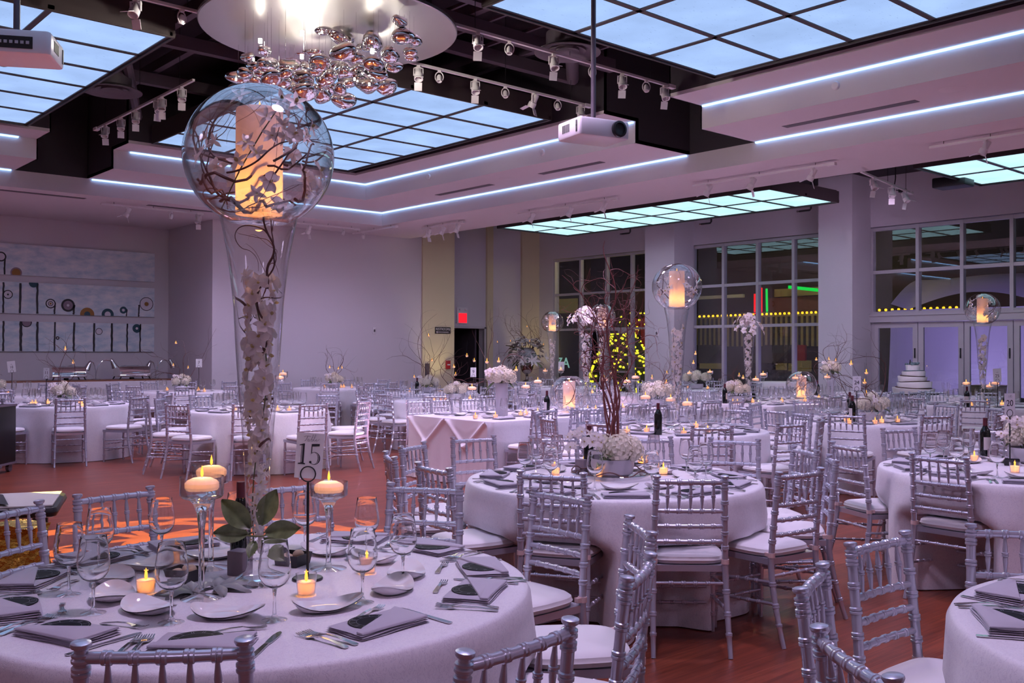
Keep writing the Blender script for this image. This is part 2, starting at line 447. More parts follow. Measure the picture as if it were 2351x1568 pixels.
for (a0, a1) in ((R3[2], SLY[0]), (SLY[1], R3[3])):
    b.box(R3[1], R3[1]+.04, a0, a1, Z2+.05, ZP); b.box(R3[0]-.04, R3[0], a0, a1, Z2+.05, ZP)
for (a0, a1) in ((R3[0], SLX[0]), (SLX[1], R3[1])):
    b.box(a0, a1, R3[3], R3[3]+.04, Z2+.05, ZP); b.box(a0, a1, R3[2]-.04, R3[2], Z2+.05, ZP)
def lohi(a, c): return (a, c) if a < c else (c, a)
for a3, a2, a1 in ((R3[1], R2[1], R1[1]), (R3[0], R2[0], R1[0])):          # slot walls step down with the trays
    for ys, zo in ((SLY[0], -.02), (SLY[1], .02)):
        y0, y1 = lohi(ys, ys+zo)
        b.box(*lohi(a3, a2), y0, y1, Z2, ZP); b.box(*lohi(a2, a1), y0, y1, Z1, ZP)
    b.box(*lohi(a1, a1+(.02 if a1 > 6 else -.02)), SLY[0], SLY[1], Z1, ZP)
for a3, a2, a1 in ((R3[3], R2[3], R1[3]), (R3[2], R2[2], R1[2])):
    for xs, zo in ((SLX[0], -.02), (SLX[1], .02)):
        x0, x1 = lohi(xs, xs+zo)
        b.box(x0, x1, *lohi(a3, a2), Z2, ZP); b.box(x0, x1, *lohi(a2, a1), Z1, ZP)
    b.box(SLX[0], SLX[1], *lohi(a1, a1+(.02 if a1 > 8 else -.02)), Z1, ZP)
b.box(14.2, XW+.3, YN-.2, 21.2, 5.3, 5.36)        # dark lid over the window bay
struct(b.obj('ceiling_plenum', G['black']))
b = MB()                                         # open steelwork and ducts seen in the plenum
for x in (1.2, 2.6, 5.0, 5.6, 7.6, 9.2): b.box(x-.05, x+.05, 2, 16.3, 5.75, 5.9)
for y in (7.9, 8.6, 9.4, 10.2, 12.5, 14.5): b.box(.3, 10.2, y-.06, y+.06, 5.55, 5.72)
for k in range(16): b.box(.4+k*.62, .44+k*.62, 8.0, 10.3, 5.72, 5.76)
b.tube([(5.0, 2, 5.9), (5.0, 16.3, 5.9)], .05, 10)
b.tube([(6.1, 6.2, 5.5), (9.9, 9.9, 5.5)], .09, 10); b.tube([(3.2, 9.6, 5.4), (5.9, 16, 5.4)], .07, 8)
struct(b.obj('ceiling_steelwork', G['duct']))
# LED coves
def cove(label, where, segs, z):
    b = MB()
    for s in segs: b.box(*s, z-.026, z-.004)
    o = b.obj('led_cove_strip', G['led']); tag(o, label, 'cove light', 'white LED strips in the ceiling coves'); return o
w = .04
cove('lower cove strip right of the black aisle slot', '', [(R1[1]-w, R1[1]-.004, R1[2]+.1, SLY[0]-.05)], Z1)
cove('lower cove strip between the tray corner and the black slot at right', '', [(R1[1]-w, R1[1]-.004, SLY[1]+.05, R1[3]-.01)], Z1)
cove('lower cove strip behind the big glass globe', '', [(SLX[1]+.08, R1[1]-w, R1[3]-w, R1[3]-.004)], Z1)
cove('lower cove strip at far left edge beyond the left black slot', '', [(R1[0]+.1, SLX[0]-.08, R1[3]-w, R1[3]-.004)], Z1)
cove('upper cove strip right of the black aisle slot', '', [(R2[1]-w, R2[1]-.004, R2[2]+.1, SLY[0]-.05)], Z2)
cove('upper cove strip between the tray corner and the hanging white projector', '', [(R2[1]-w, R2[1]-.004, SLY[1]+.05, R2[3]-.01)], Z2)
cove('upper cove strip behind the big glass globe', '', [(SLX[1]+.3, R2[1]-w, R2[3]-w, R2[3]-.004)], Z2)
cove('upper cove strip at far left edge beyond the left black slot', '', [(R2[0]+.1, SLX[0]-.3, R2[3]-w, R2[3]-.004)], Z2)
# walls
def wall(name, boxes, mat='wall'):
    b = MB()
    for q in boxes: b.box(*q)
    return struct(b.obj(name, G[mat]))
wall('wall_alcove', [(XL, 9.2, 22.4, 22.6, 0, ZS)])
wall('wall_alcove_return', [(9.0, 9.2, 20.2, 22.4, 0, ZS)])
wall('wall_back', [(9.0, 15.6, 20.0, 20.2, 0, ZS), (14.2, 15.6, 20.0, 20.2, ZS, 5.3), (15.5, 15.6, 20.2, 20.95, 0, 5.3)])
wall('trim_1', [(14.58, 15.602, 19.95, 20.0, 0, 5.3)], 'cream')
wall('wall_back_right', [(15.6, 16.28, 20.95, 21.15, 0, 5.3), (17.42, 19.6, 20.95, 21.15, 0, 5.3), (16.28, 17.42, 20.95, 21.15, 2.2, 5.3)])
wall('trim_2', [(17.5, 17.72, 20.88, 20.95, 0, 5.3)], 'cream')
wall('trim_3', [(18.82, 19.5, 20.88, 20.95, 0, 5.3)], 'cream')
wall('wall_left', [(XL-.2, XL, YN, 22.6, 0, ZS)])
wall('wall_near', [(XL-.2, XW+.2, YN-.2, YN, 0, 5.3)])
wall('wall_windows', [(XW, XW+.25, 20.30, 21.1, 0, 5.3), (XW, XW+.25, 15.3, 16.1, 0, 5.3), (XW, XW+.25, 10.5, 11.2, 0, 5.3),
     (XW, XW+.25, YN, 1.0, 0, 5.3), (XW, XW+.25, 16.1, 20.3, 4.24, 5.3), (XW, XW+.25, 11.2, 15.3, 4.24, 5.3), (XW, XW+.25, 1.0, 10.5, 4.24, 5.3),
     (XW, XW+.25, 11.2, 15.3, 0, .25)])
wall('trim_4', [(18.73, XW, 15.2, 16.14, 0, 5.3)])
wall('trim_5', [(18.73, XW, 10.47, 11.26, 0, 5.3)])
wall('baseboard_back', [(9.0, 14.58, 19.985, 20.0, 0, .1)], 'white')
# windows: frame + panes
def window(name, y0, y1, z0, z1, ms, zs, wd=.06, dp=.12, extra=None):
    b = MB(); x0 = XW+.02
    for y in [y0+wd/2]+ms+[y1-wd/2]: b.box(x0, x0+dp, y-wd/2, y+wd/2, z0, z1)
    for z in [z0+wd/2]+zs+[z1-wd/2]: b.box(x0+.01, x0+dp-.01, y0, y1, z-wd/2, z+wd/2)
    if extra: extra(b, x0)
    f = struct(b.obj(name, G['alu']))
    p = MB(); p.add([(x0+.07, y0+.02, z0+.02), (x0+.07, y1-.02, z0+.02), (x0+.07, y1-.02, z1-.02), (x0+.07, y0+.02, z1-.02)], [(0, 1, 2, 3)], 0, False)
    p.obj('window_pane', G['pane'], f)
    return f
window('window_1', 16.1, 20.3, .02, 4.22, [19.22, 18.22, 17.3], [3.20, 2.19])
window('window_2', 11.2, 15.3, .25, 4.22, [14.33, 13.35, 12.38], [3.19, 2.19], .07)
window('window_3', 1.0, 10.5, 2.36, 4.22, [9.46, 8.55, 7.6, 6.65, 5.7, 4.75, 3.8, 2.85, 1.9], [3.27], .07)
b = MB(); b.box(XW-.05, XW+.2, 1.0, 10.5, 2.2, 2.38); b.box(XW-.08, XW, 1.0, 10.5, 2.33, 2.38); struct(b.obj('trim_6', G['alu']))
ys = [10.44, 9.46, 8.52, 7.58, 6.64, 5.7, 4.76, 3.82, 2.88, 1.94, 1.02]
b = MB(); b.box(XW+.04, XW+.14, 10.42, 10.5, 0, 2.2); struct(b.obj('trim_7', G['alu']))
for k in range(len(ys)-1):
    y1, y0 = ys[k]-.008, ys[k+1]+.008; s = .105; x0 = XW+.05
    b = MB(); b.box(x0, x0+.06, y0, y0+s, .02, 2.19); b.box(x0, x0+.06, y1-s, y1, .02, 2.19)
    b.box(x0, x0+.06, y0+s, y1-s, 2.08, 2.19); b.box(x0, x0+.06, y0+s, y1-s, .02, .25)
    d = struct(b.obj('door_%d' % (k+1), G['alu']))
    p = MB(); p.add([(x0+.03, y0+s, .25), (x0+.03, y1-s, .25), (x0+.03, y1-s, 2.08), (x0+.03, y0+s, 2.08)], [(0, 1, 2, 3)], 0, False)
    p.obj('door_pane', G['pane'], d)
    h = MB(); h.box(x0-.025, x0, y0+.045, y0+.065, 1.45, 1.65); h.obj('door_handle', G['dull'], d)
# aluminium entrance door in the left window, push bar and closer
b = MB(); x0 = XW-.01
for (y0, y1, z0, z1) in ((18.14, 18.26, 0, 2.19), (17.26, 17.38, 0, 2.19), (17.38, 18.14, 2.06, 2.19), (17.38, 18.14, 0, .2)): b.box(x0, x0+.05, y0, y1, z0, z1)
d = struct(b.obj('door_20', G['alu']))
MB().box(x0-.05, x0-.02, 17.3, 18.2, 1.0, 1.05).box(x0-.03, x0, 17.32, 17.35, 1.0, 1.05).obj('push_bar', G['alu'], d)
MB().box(x0-.06, x0, 17.75, 18.1, 2.07, 2.13).obj('door_closer', G['duct'], d)
# dark doorway under the exit sign
b = MB(); b.box(16.22, 16.28, 20.90, 20.97, 0, 2.24); b.box(17.42, 17.48, 20.90, 20.97, 0, 2.24); b.box(16.22, 17.48, 20.90, 20.97, 2.2, 2.26)
struct(b.obj('trim_8', G['alu']))
wall('wall_passage', [(15.8, 18.2, 23.2, 23.3, 0, 3), (15.7, 15.8, 21.15, 23.3, 0, 3), (18.2, 18.3, 21.15, 23.3, 0, 3), (15.7, 18.3, 21.15, 23.3, 2.7, 2.8), (15.7, 18.3, 21.15, 23.3, -.1, 0)], 'facadedark')
b = MB(); b.box(17.28, 17.33, 21.15, 22.2, .02, 2.18); struct(b.obj('door_21', G['duct']))

# signs and switches on the walls
t = empty('exit_sign', (16.62, 20.95, 2.55)); tag(t, 'red lit exit sign in a white housing above the dark doorway', 'exit sign')
MB().box(-.19, .19, -.06, 0, -.22, .22).obj('housing', G['white'], t)
MB().box(-.13, .15, -.068, -.06, -.20, .06).obj('lit_face', G['exit'], t)
MB().ball((-.10, -.07, .16), .03).ball((.10, -.07, .16), .03).obj('emergency_lamp', G['white'], t)
t = empty('restroom_sign', (15.22, 19.95, 2.10)); tag(t, 'small dark restrooms sign with arrow on the cream pilaster', 'sign')
MB().box(-.25, .25, -.012, 0, -.085, .085).obj('plate', G['facadedark'], t)
me = text_mesh('RESTROOMS', .082, G['white']); q = bpy.data.objects.new('lettering', me); COL.objects.link(q); q.parent = t; q.location = (0, -.013, .03); q.rotation_euler = (R90, 0, 0)
MB().box(-.18, .18, -.014, -.012, -.052, -.038).poly([(0, 0), (.04, .03), (.04, -.03)], 0, .002, T=Matrix.Translation((-.22, -.012, -.045)) @ Matrix.Rotation(R90, 4, 'X')).obj('arrow', G['white'], t)
t = empty('fire_alarm_pull', (15.38, 19.95, 1.21)); tag(t, 'red fire alarm pull station on the cream pilaster', 'fire alarm')
MB().rbox(-.07, .07, -.05, 0, -.11, .11, .01).obj('box', G['red'], t); MB().box(-.04, .04, -.062, -.05, -.01, .02).obj('pull_handle', G['white'], t)
def plate(x, y, z, face, label):
    t = empty('wall_switch', (x, y, z), face); tag(t, label, 'wall control')
    MB().rbox(-.05, .05, -.02, 0, -.08, .08, .006).obj('cover', G['white'], t); MB().box(-.02, .02, -.028, -.02, -.03, .03).obj('button', G['duct'], t)
plate(13.15, 20.0, 2.06, 0, 'small white control box on the blank far wall')
plate(18.73, 15.74, 2.03, -R90, 'small white control box on the column left of the tall vase')
b = MB(); b.box(-.06, .06, -.03, 0, -.2, .2); o = b.obj('wall_phone_box', G['duct']); o.location = (14.72, 19.95, 1.05); tag(o, 'grey box at the left edge of the cream pilaster', 'wall box')

# luminous ceiling clouds
def cloud(label, x0, x1, y0, y1, z, nx, ny, mat, side=.14, group=None):
    t = empty('ceiling_light_cloud', ((x0+x1)/2, (y0+y1)/2, z)); tag(t, label, 'ceiling light', group)
    cx, cy = (x0+x1)/2, (y0+y1)/2
    b = MB(); bw = .065
    for i in range(nx+1): x = x0+(x1-x0)*i/nx-cx; b.box(x-bw/2, x+bw/2, y0-cy-bw/2, y1-cy+bw/2, -.012, .03)
    for j in range(ny+1): y = y0+(y1-y0)*j/ny-cy; b.box(x0-cx, x1-cx, y-bw/2, y+bw/2, -.012, .03)
    for (a, c, e, f) in ((x0-.03, x0, y0-.03, y1+.03), (x1, x1+.03, y0-.03, y1+.03), (x0, x1, y0-.03, y0), (x0, x1, y1, y1+.03)):
        b.box(a-cx, c-cx, e-cy, f-cy, -.03, side*2)
    b.box(x0-cx, x1-cx, y0-cy, y1-cy, side*2, side*2+.02)
    b.obj('frame', G['bronze'], t)
    for i in range(nx):
        for j in range(ny):
            p = MB(); a, c = x0+(x1-x0)*i/nx-cx, x0+(x1-x0)*(i+1)/nx-cx; e, f = y0+(y1-y0)*j/ny-cy, y0+(y1-y0)*(j+1)/ny-cy
            p.add([(a, e, 0), (c, e, 0), (c, f, 0), (a, f, 0)], [(0, 3, 2, 1)], 0, False)
            p.obj('light_panel', G[mat], t)
    h = MB()
    for x in (x0+.3, x1-.3):
        for y in (y0+.3, y1-.3): h.tube([(x-cx, y-cy, side*2), (x-cx, y-cy, (ZP if x < 14 else 5.3)-z)], .006, 6)
    h.obj('hanger', G['dull'], t)
    return t
gc = 'backlit panel clouds in the ceiling'
cloud('backlit ceiling cloud of blue-white panels behind the hanging pebbles', 6.22, 10.0, 10.5, 16.13, 5.05, 3, 6, 'panel', group=gc)
cloud('backlit ceiling cloud of blue-white panels at the upper left', .46, 4.25, 10.54, 16.17, 5.05, 3, 6, 'panel', group=gc)
cloud('backlit ceiling cloud with the largest panels, upper right', 6.24, 10.02, 1.85, 7.48, 5.05, 3, 6, 'panel', group=gc)
o = cloud('backlit ceiling cloud overhead, outside the photo', .46, 4.25, 1.85, 7.48, 5.05, 3, 6, 'panel', group=gc)
cloud('cyan-white light cloud above the left and middle windows', 14.93, 17.22, 9.95, 17.4, 4.5, 2, 8, 'panel2', .1, gc)
cloud('cyan-white light cloud above the folding doors at right', 14.93, 17.32, -.2, 7.25, 4.5, 2, 8, 'panel2', .1, gc)

# slot vents, downlights, detectors on the soffits
def slot(x, y, z, lx, ly, label):
    b = MB(); b.box(-lx/2, lx/2, -ly/2, ly/2, -.004, .001)
    t = b.obj('ceiling_slot_vent', G['duct']); t.location = (x, y, z)
    tag(t, label, 'vent', 'linear slot vents in the soffits')
p = on(1945, 263, 'Z', Z1); slot(p.x, p.y, Z1, .14, 1.9, 'dark slot vent between the two cove strips at right')
p = on(1310, 386, 'Z', Z1); slot(p.x, p.y, Z1, .14, 1.5, 'dark slot vent in the lower tray below the projector')
p = on(1065, 436, 'Z', Z1); slot(p.x, p.y, Z1, .14, 1.7, 'dark slot vent in the lower tray near its corner')
p = on(70, 443, 'Z', ZS); slot(p.x, p.y, ZS, 1.9, .14, 'dark slot vent in the soffit at far left')
p = on(430, 480, 'Z', ZS); slot(p.x, p.y, ZS, 1.6, .14, 'dark slot vent in the soffit left of the trumpet vase')
for px, py, z, l in ((2187, 205, Z1, 'round recessed ceiling speaker between the cove strips at right'), (1165, 410, Z1, 'round recessed ceiling speaker near the tray corner')):
    p = on(px, py, 'Z', z); b = MB(); b.lathe([(.0, -.004), (.15, -.004), (.16, 0), (.16, .003)], 24)
    t = b.obj('ceiling_speaker', G['soffit']); t.location = (p.x, p.y, z); tag(t, l, 'ceiling speaker', 'round ceiling speakers')
for px, py, x, l in ((1919, 197, R2[1], 'white round detector on the upper riser at right'), (1246, 350, R2[1], 'white round detector on the upper riser near the projector'), (985, 406, R2[1], 'white round detector on the upper riser near the tray corner')):
    p = on(px, py, 'X', x); b = MB(); b.lathe([(0, .03), (.045, .028), (.055, .015), (.055, 0)], 20, T=Matrix.Rotation(-R90, 4, 'Y'))
    t = b.obj('smoke_detector', G['white']); t.location = p; tag(t, l, 'detector', 'round detectors on the ceiling risers')

# track lights --------------------------------------------------------------
def head_barn():
    T = Matrix.Translation((0, 0, -.1)) @ Matrix.Rotation(radians(28), 4, 'X')
    can = MB().lathe([(0, .09), (.035, .09), (.042, .08), (.042, -.02), (.055, -.03), (.055, -.10), (.045, -.10), (.04, -.04), (0, -.035)], 18, T=T)
    yoke = MB().box(-.02, .02, -.03, .03, -.03, 0).box(-.062, -.052, -.012, .012, -.13, -.03).box(.052, .062, -.012, .012, -.13, -.03).box(-.062, .062, -.012, .012, -.04, -.03)
    f1 = MB().box(-.048, .048, -.003, .003, -.10, 0, T=T @ Matrix.Translation((0, .055, -.10)) @ Matrix.Rotation(radians(42), 4, 'X'))
    f2 = MB().box(-.048, .048, -.003, .003, -.10, 0, T=T @ Matrix.Translation((0, -.055, -.10)) @ Matrix.Rotation(radians(-42), 4, 'X'))
    return [('lamp_housing', can.mesh('lamp_housing', G['white'])), ('yoke', yoke.mesh('yoke', G['white'])), ('barn_door', f1.mesh('barn_door', G['white'])), ('barn_door', f2.mesh('barn_door', G['white']))]
def head_ring():
    T = Matrix.Translation((0, 0, -.10)) @ Matrix.Rotation(radians(20), 4, 'X')
    can = MB().lathe([(0, .045), (.02, .045), (.033, .02), (.033, -.05), (.027, -.05), (.024, -.02), (0, -.015)], 14, T=T)
    ring = MB().tube([(.052*sin(a), 0, -.085+.065*cos(a)) for a in [k*pi/8 for k in range(17)]], .007, 6).box(-.02, .02, -.02, .02, -.025, 0)
    return [('lamp_housing', can.mesh('lamp_housing', G['white'])), ('yoke', ring.mesh('yoke', G['white']))]
HB, HR = head_barn(), head_ring()
def track(label, a, bb, heads, drop):
    a, bb = Vector(a), Vector(bb); L = (bb-a).length; d = (bb-a)/L; rz = atan2(d.y, d.x)
    t = empty('track_light', a, rz); tag(t, label, 'track light', 'white ceiling light tracks')
    MB().box(0, L, -.018, .018, 0, .03).box(L-.12, L+.02, -.035, .035, -.012, .032).obj('rail', G['white'], t)
    h = MB()
    for x in (.12*L, .5*L, .88*L): h.tube([(x, 0, .03), (x, 0, drop)], .004, 6)
    h.obj('hanger', G['dull'], t)
    for u, kind, az in heads:
        H = HB if kind == 'b' else HR
        e = bpy.data.objects.new('spotlight', None); COL.objects.link(e); e.parent = t; e.location = (u*L, 0, 0); e.rotation_euler = (0, 0, az); e.empty_display_size = .1
        for n, me in H:
            q = bpy.data.objects.new(n, me); COL.objects.link(q); q.parent = e
    return t
zt = 5.1
track('ceiling track with seven lamp heads passing above the white projector', (6.3, 8.30, zt), (10.2, 8.30, zt), [(.13, 'b', 2.6), (.25, 'r', 2.4), (.43, 'b', 2.7), (.60, 'r', 2.8), (.74, 'b', 2.5), (.86, 'r', 2.6), (.955, 'b', 2.7)], ZP-zt)
track('ceiling track crossing in front of the central panel cloud', (6.85, 9.75, zt), (10.1, 9.75, zt), [(.06, 'b', 2.6), (.16, 'r', 2.5), (.34, 'b', 2.6), (.50, 'r', 2.7), (.66, 'b', .4), (.80, 'r', 2.7), (.94, 'b', 2.6)], ZP-zt)
track('ceiling track at left with five barn-door heads, receding from the globe', (5.26, 12.3, zt), (5.26, 16.1, zt), [(.10, 'b', 1.2), (.28, 'b', 1.1), (.32, 'b', 1.5), (.54, 'b', 1.2), (.70, 'b', 1.2), (.88, 'b', 1.0)], ZP-zt)
track('short ceiling track left of the mirrored disc', (2.3, 9.8, zt), (4.37, 9.8, zt), [(.62, 'b', 2.2), (.85, 'r', .3)], ZP-zt)
zq = 4.33
track('soffit track in front of the middle light cloud', (13.0, 10.15, zq), (13.0, 7.55, zq), [(.12, 'b', 2.2), (.45, 'b', 2.5), (.86, 'b', 2.0)], .07)
track('soffit track in front of the far end of the light cloud', (13.05, 14.6, zq), (13.05, 11.9, zq), [(.15, 'b', 2.4), (.55, 'b', 2.4), (.88, 'b', 2.1)], .07)
track('soffit track above the cream pilaster', (13.0, 17.8, zq), (13.0, 16.3, zq), [(.16, 'b', 1.6), (.5, 'b', 2.3), (.85, 'b', 2.0)], .07)
track('soffit track over the blank far wall, nearest its corner', (12.35, 19.7, zq), (12.35, 17.9, zq), [(.25, 'r', .3)], .07)
track('hanging track left of the folding doors', (13.9, 7.62, zq), (16.4, 8.05, zq), [(.22, 'b', 2.6), (.58, 'b', 2.0), (.86, 'b', 2.8)], .97)
track('soffit track at the right edge of the photo', (12.95, 6.1, zq), (12.95, 4.5, zq), [(.46, 'b', 2.0)], .07)
track('soffit track over the painting alcove', (6.3, 18.95, zq), (8.3, 18.95, zq), [(.25, 'b', 1.2), (.68, 'r', .5), (.96, 'b', 2.6)], .07)
track('soffit track over the blank wall right of the trumpet vase', (10.4, 18.9, zq), (12.0, 18.9, zq), [(.2, 'b', .4), (.75, 'r', .5)], .07)

# air diffusers and plenum boxes
for px, py, l in ((257, 211, 'round ceiling air diffuser at left between panel cloud and track'), (1303, 122, 'round ceiling air diffuser under a duct above the upper track')):
    p = on(px, py, 'Z', 5.15); t = empty('air_diffuser', p); tag(t, l, 'air diffuser', 'round air diffusers')
    MB().lathe([(.30, .06), (.40, .01), (.40, 0), (.30, .015), (.22, .05), (.22, .02), (.14, .05), (.14, .02), (0, .05)], 32).obj('louvre', G['duct'], t)
    MB().lathe([(.26, .06), (.26, .24)], 24, cap=False).obj('duct', G['duct'], t)
for px, py, l in ((545, 855, ''),):
    pass

# projectors
def projector(label, px, py, d, rz, lens_side):
    p = at_depth(px, py, d); t = empty('ceiling_projector', p, rz); tag(t, label, 'projector', 'white ceiling projectors')
    MB().rbox(-.26, .26, -.19, .19, -.08, .08, .02).obj('body', G['white'], t)
    b = MB()
    T = Matrix.Translation((.14, -.19, .0)) @ Matrix.Rotation(R90, 4, 'X')
    b.lathe([(.072, 0), (.072, .025), (.055, .03), (.05, .012), (0, .008)], 24, T=T); b.obj('lens', G['dull'], t)
    v = MB()
    for k in range(7): v.box(-.264, -.258, -.02+k*.018, -.012+k*.018, -.03, .04)
    v.box(-.265, -.258, -.15, -.13, -.05, .05); v.obj('vent_grille', G['dull'], t)
    c = MB().box(-.15, .15, .188, .195, -.05, .03); c.obj('connector_panel', G['dull'], t)
    n = MB()
    for k in range(8): n.box(-.13+k*.034, -.11+k*.034, .195, .199, -.02, 0)
    n.obj('socket', G['alu'], t)
    MB().box(-.12, .12, -.1, .1, .08, .10).tube([(0, 0, .1), (0, 0, ZP-p.z)], .022, 12).obj('ceiling_pole', G['duct'], t)
projector('white projector on a pole, lens facing the room, right of the mirrored disc', 1362, 303, 8.6, -YAW+radians(28), 1)
projector('white projector cut by the left edge, its sockets showing', 38, 112, 6.6, -YAW+pi+radians(12), -1)

# mirrored-pebble chandelier
CH = LD(-1.93, 10.2, 4.94)
t = empty('pebble_chandelier', CH); tag(t, 'mirrored pebble chandelier hanging from a large brushed steel disc', 'chandelier')
MB().lathe([(0, .05), (1.30, .05), (1.34, .03), (1.34, 0), (1.33, -.01), (0, -.012)], 72).tube([(0, 0, .05), (0, 0, ZP-4.94)], .03, 10).obj('ceiling_disc', G['brushed'], t)
PB = [(742, 67, 40), (785, 83, 62), (853, 68, 70), (917, 48, 36), (966, 71, 38), (928, 84, 54), (950, 92, 40), (853, 98, 64), (834, 108, 28), (645, 107, 37), (607, 115, 32), (569, 131, 32),
      (690, 118, 32), (728, 109, 56), (789, 121, 60), (581, 153, 32), (614, 148, 50), (664, 152, 56), (733, 143, 54), (817, 133, 38), (873, 114, 40), (895, 126, 56), (940, 120, 34), (945, 131, 32),
      (857, 147, 50), (906, 154, 38), (790, 161, 56), (775, 150, 44), (547, 177, 48), (585, 180, 42), (622, 178, 54), (640, 190, 50), (697, 178, 52), (747, 181, 46), (798, 187, 46), (842, 193, 60),
      (886, 197, 54), (757, 202, 44), (700, 208, 60), (739, 218, 54), (788, 231, 52), (562, 168, 36), (675, 200, 46), (716, 160, 40), (760, 172, 40), (826, 176, 44), (868, 172, 36), (705, 152, 34), (820, 158, 34), (655, 168, 36), (600, 168, 30), (780, 205, 40)]
wr = MB()
meshes = []
for k in range(6):
    q = random.Random(k); b = MB(); rings = []
    ph = q.uniform(0, 6)
    for i in range(1, 12):
        a = pi*i/12; ring = []
        for j in range(20):
            th = 2*pi*j/20; r = sin(a)*(1+.12*sin(2*th+ph)+.06*sin(3*th+ph*2))
            ring.append((r*cos(th)*.5, r*sin(th)*.38, -.30*cos(a)*(1+.14*sin(th+ph))+.05*cos(2*th)*sin(a)))
        rings.append(ring)
    b.rings(rings); meshes.append(b.mesh('mirror_pebble', G['chrome'], 80))
for i, (px, py, w) in enumerate(PB):
    d = 10.2 + rnd.uniform(-.75, .9)
    p = at_depth(px, py, d)
    q = bpy.data.objects.new('mirror_pebble', meshes[i % 6]); COL.objects.link(q); q.parent = t; q.location = p-CH
    s = w*d/FOC*1.16; q.scale = (s, s, s*.95); q.rotation_euler = (rnd.uniform(-.25, .25), rnd.uniform(-.25, .25), rnd.uniform(0, 6.3))
    wr.tube([p-CH, (p.x-CH.x, p.y-CH.y, 0)], .0016, 4, caps=False)
wr.obj('suspension_wires', G['steel'], t)
for dx, dy in ((-.5, -.3), (.45, -.2), (0, .4)): lamp('halogen_light', 'POINT', CH+Vector((dx, dy, -.30)), 85, (1., .92, .80), .03)
for k, (dx, dy) in enumerate(((-.5, -.3), (.2, -.5), (.6, .1), (.0, .35), (-.25, .15), (.4, -.15), (-.7, .2))):
    MB().lathe([(0, 0), (.02, .005), (.02, .05), (0, .05)], 10).obj('halogen_bulb', G['halo'], t).location = (dx, dy, -.24-.08*(k % 3))

q = random.Random(12); hb_ = MB().lathe([(0, 0), (.010, .004), (.010, .03), (0, .034)], 8).mesh('halogen_bulb', G['halo'])
for k in range(18):
    px, py, w = PB[(k*7+3) % len(PB)]; p = at_depth(px+q.uniform(-14, 14), py+q.uniform(4, 12), 10.2+q.uniform(-.5, .7))-CH
    e = bpy.data.objects.new('halogen_bulb', hb_); COL.objects.link(e); e.parent = t; e.location = p
# pipes and a dark box hanging at the window bay
for px, py, l in ((1633, 512, 'black bent pipe below the light cloud, left one'), (1862, 482, 'black bent pipe below the light cloud, right one'), (1447, 535, 'black bent pipe above the left window')):
    p = on(px, py, 'X', 17.9); t = empty('sprinkler_pipe', p); tag(t, l, 'pipe', 'black bent pipes by the light clouds')
    MB().tube([(0, 0, 5.3-p.z), (0, 0, .03), (0, .03, 0), (0, .28, 0)], .02, 8).obj('pipe', G['dull'], t)
    MB().lathe([(.012, 0), (.02, .05), (0, .05)], 8, T=Matrix.Translation((0, .28, 0)) @ Matrix.Rotation(-R90, 4, 'X')).obj('nozzle', G['steel'], t)
p = on(2188, 424, 'X', 16.6); o = MB().rbox(-.2, .2, -.28, .28, -.05, .12, .02).obj('hanging_speaker', G['dull']); o.location = p
MB().tube([(0, 0, .1), (0, 0, 5.3-p.z)], .012, 6).obj('bracket', G['dull'], o)
tag(o, 'black box speaker hanging below the right light cloud', 'speaker')
p = on(2056, 440, 'X', 17.6); t = MB().tube([(0, 0, 5.3-p.z), (0, 0, .25), (.03, .05, .05), (0, -.1, 0)], .012, 6).box(-.05, .05, -.2, -.08, -.03, .03).obj('hanging_cable', G['dull']); t.location = p
tag(t, 'loose black cable hanging beside the right hanging track', 'cable')
# ================================================================== outside the windows
XF = 28.5
o = MB().box(XW+.3, 60, -30, 60, -.5, -.4).obj('ground_outside', G['facadedark']); struct(o)
def fy(px): return on(px, 784, 'X', XF).y
def fz(px, py): return on(px, py, 'X', XF).z
t = empty('shop_building', (XF, 16, -.4)); tag(t, 'dark shop building with ribbed wall and awnings beyond the middle window', 'building')
def part(name, mat, y0, y1, z0, z1, x0=0., x1=.3): return MB().box(x0, x1, y0-16, y1-16, z0+.4, z1+.4).obj(name, G[mat], t)
part('wall', 'facadedark', -6, 46, -.4, 7, .3, .6)
part('ribbed_cladding', 'facade', fy(1900), fy(1585), fz(1735, 795), fz(1735, 722), .2, .3)
b = MB()
for k in range(28): y = fy(1588)+(fy(1890)-fy(1588))*k/27; b.box(.14, .2, y-16-.03, y-16+.03, fz(1735, 795)+.4, fz(1735, 728)+.4)
b.obj('cladding_rib', G['facadedark'], t)
part('upper_band', 'facade', fy(1900), fy(1770), fz(1800, 680), fz(1800, 662), .2, .3)
part('sign_panel', 'brick', fy(1900), fy(1752), fz(1800, 718), fz(1800, 682), .2, .3)
for a, c in ((1592, 1655), (1745, 1815)):
    m = MB().add([(-.9, fy(a)-16, fz(a, 833)+.4), (-.9, fy(c)-16, fz(a, 833)+.4), (.2, fy(c)-16, fz(a, 792)+.4), (.2, fy(a)-16, fz(a, 792)+.4), (.2, fy(a)-16, fz(a, 833)+.4), (.2, fy(c)-16, fz(a, 833)+.4)], [(0, 1, 2, 3), (0, 3, 4), (1, 5, 2), (0, 4, 5, 1)], 0, False)
    m.obj('awning', G['awning'], t)
for a, c, u, v in ((1602, 1625, 826, 848), (1627, 1656, 826, 848), (1777, 1800, 830, 848), (1806, 1815, 818, 850), (1826, 1856, 826, 850)):
    part('shop_window', 'dim', fy(c), fy(a), fz(1700, v), fz(1700, u), .1, .19)
part('red_banner', 'redcloth', fy(1852), fy(1830), fz(1840, 828), fz(1840, 792), -.1, .0)
part('canopy_beam', 'alu', fy(1757), fy(1590), fz(1650, 691), fz(1650, 684), -1.3, -1.2)
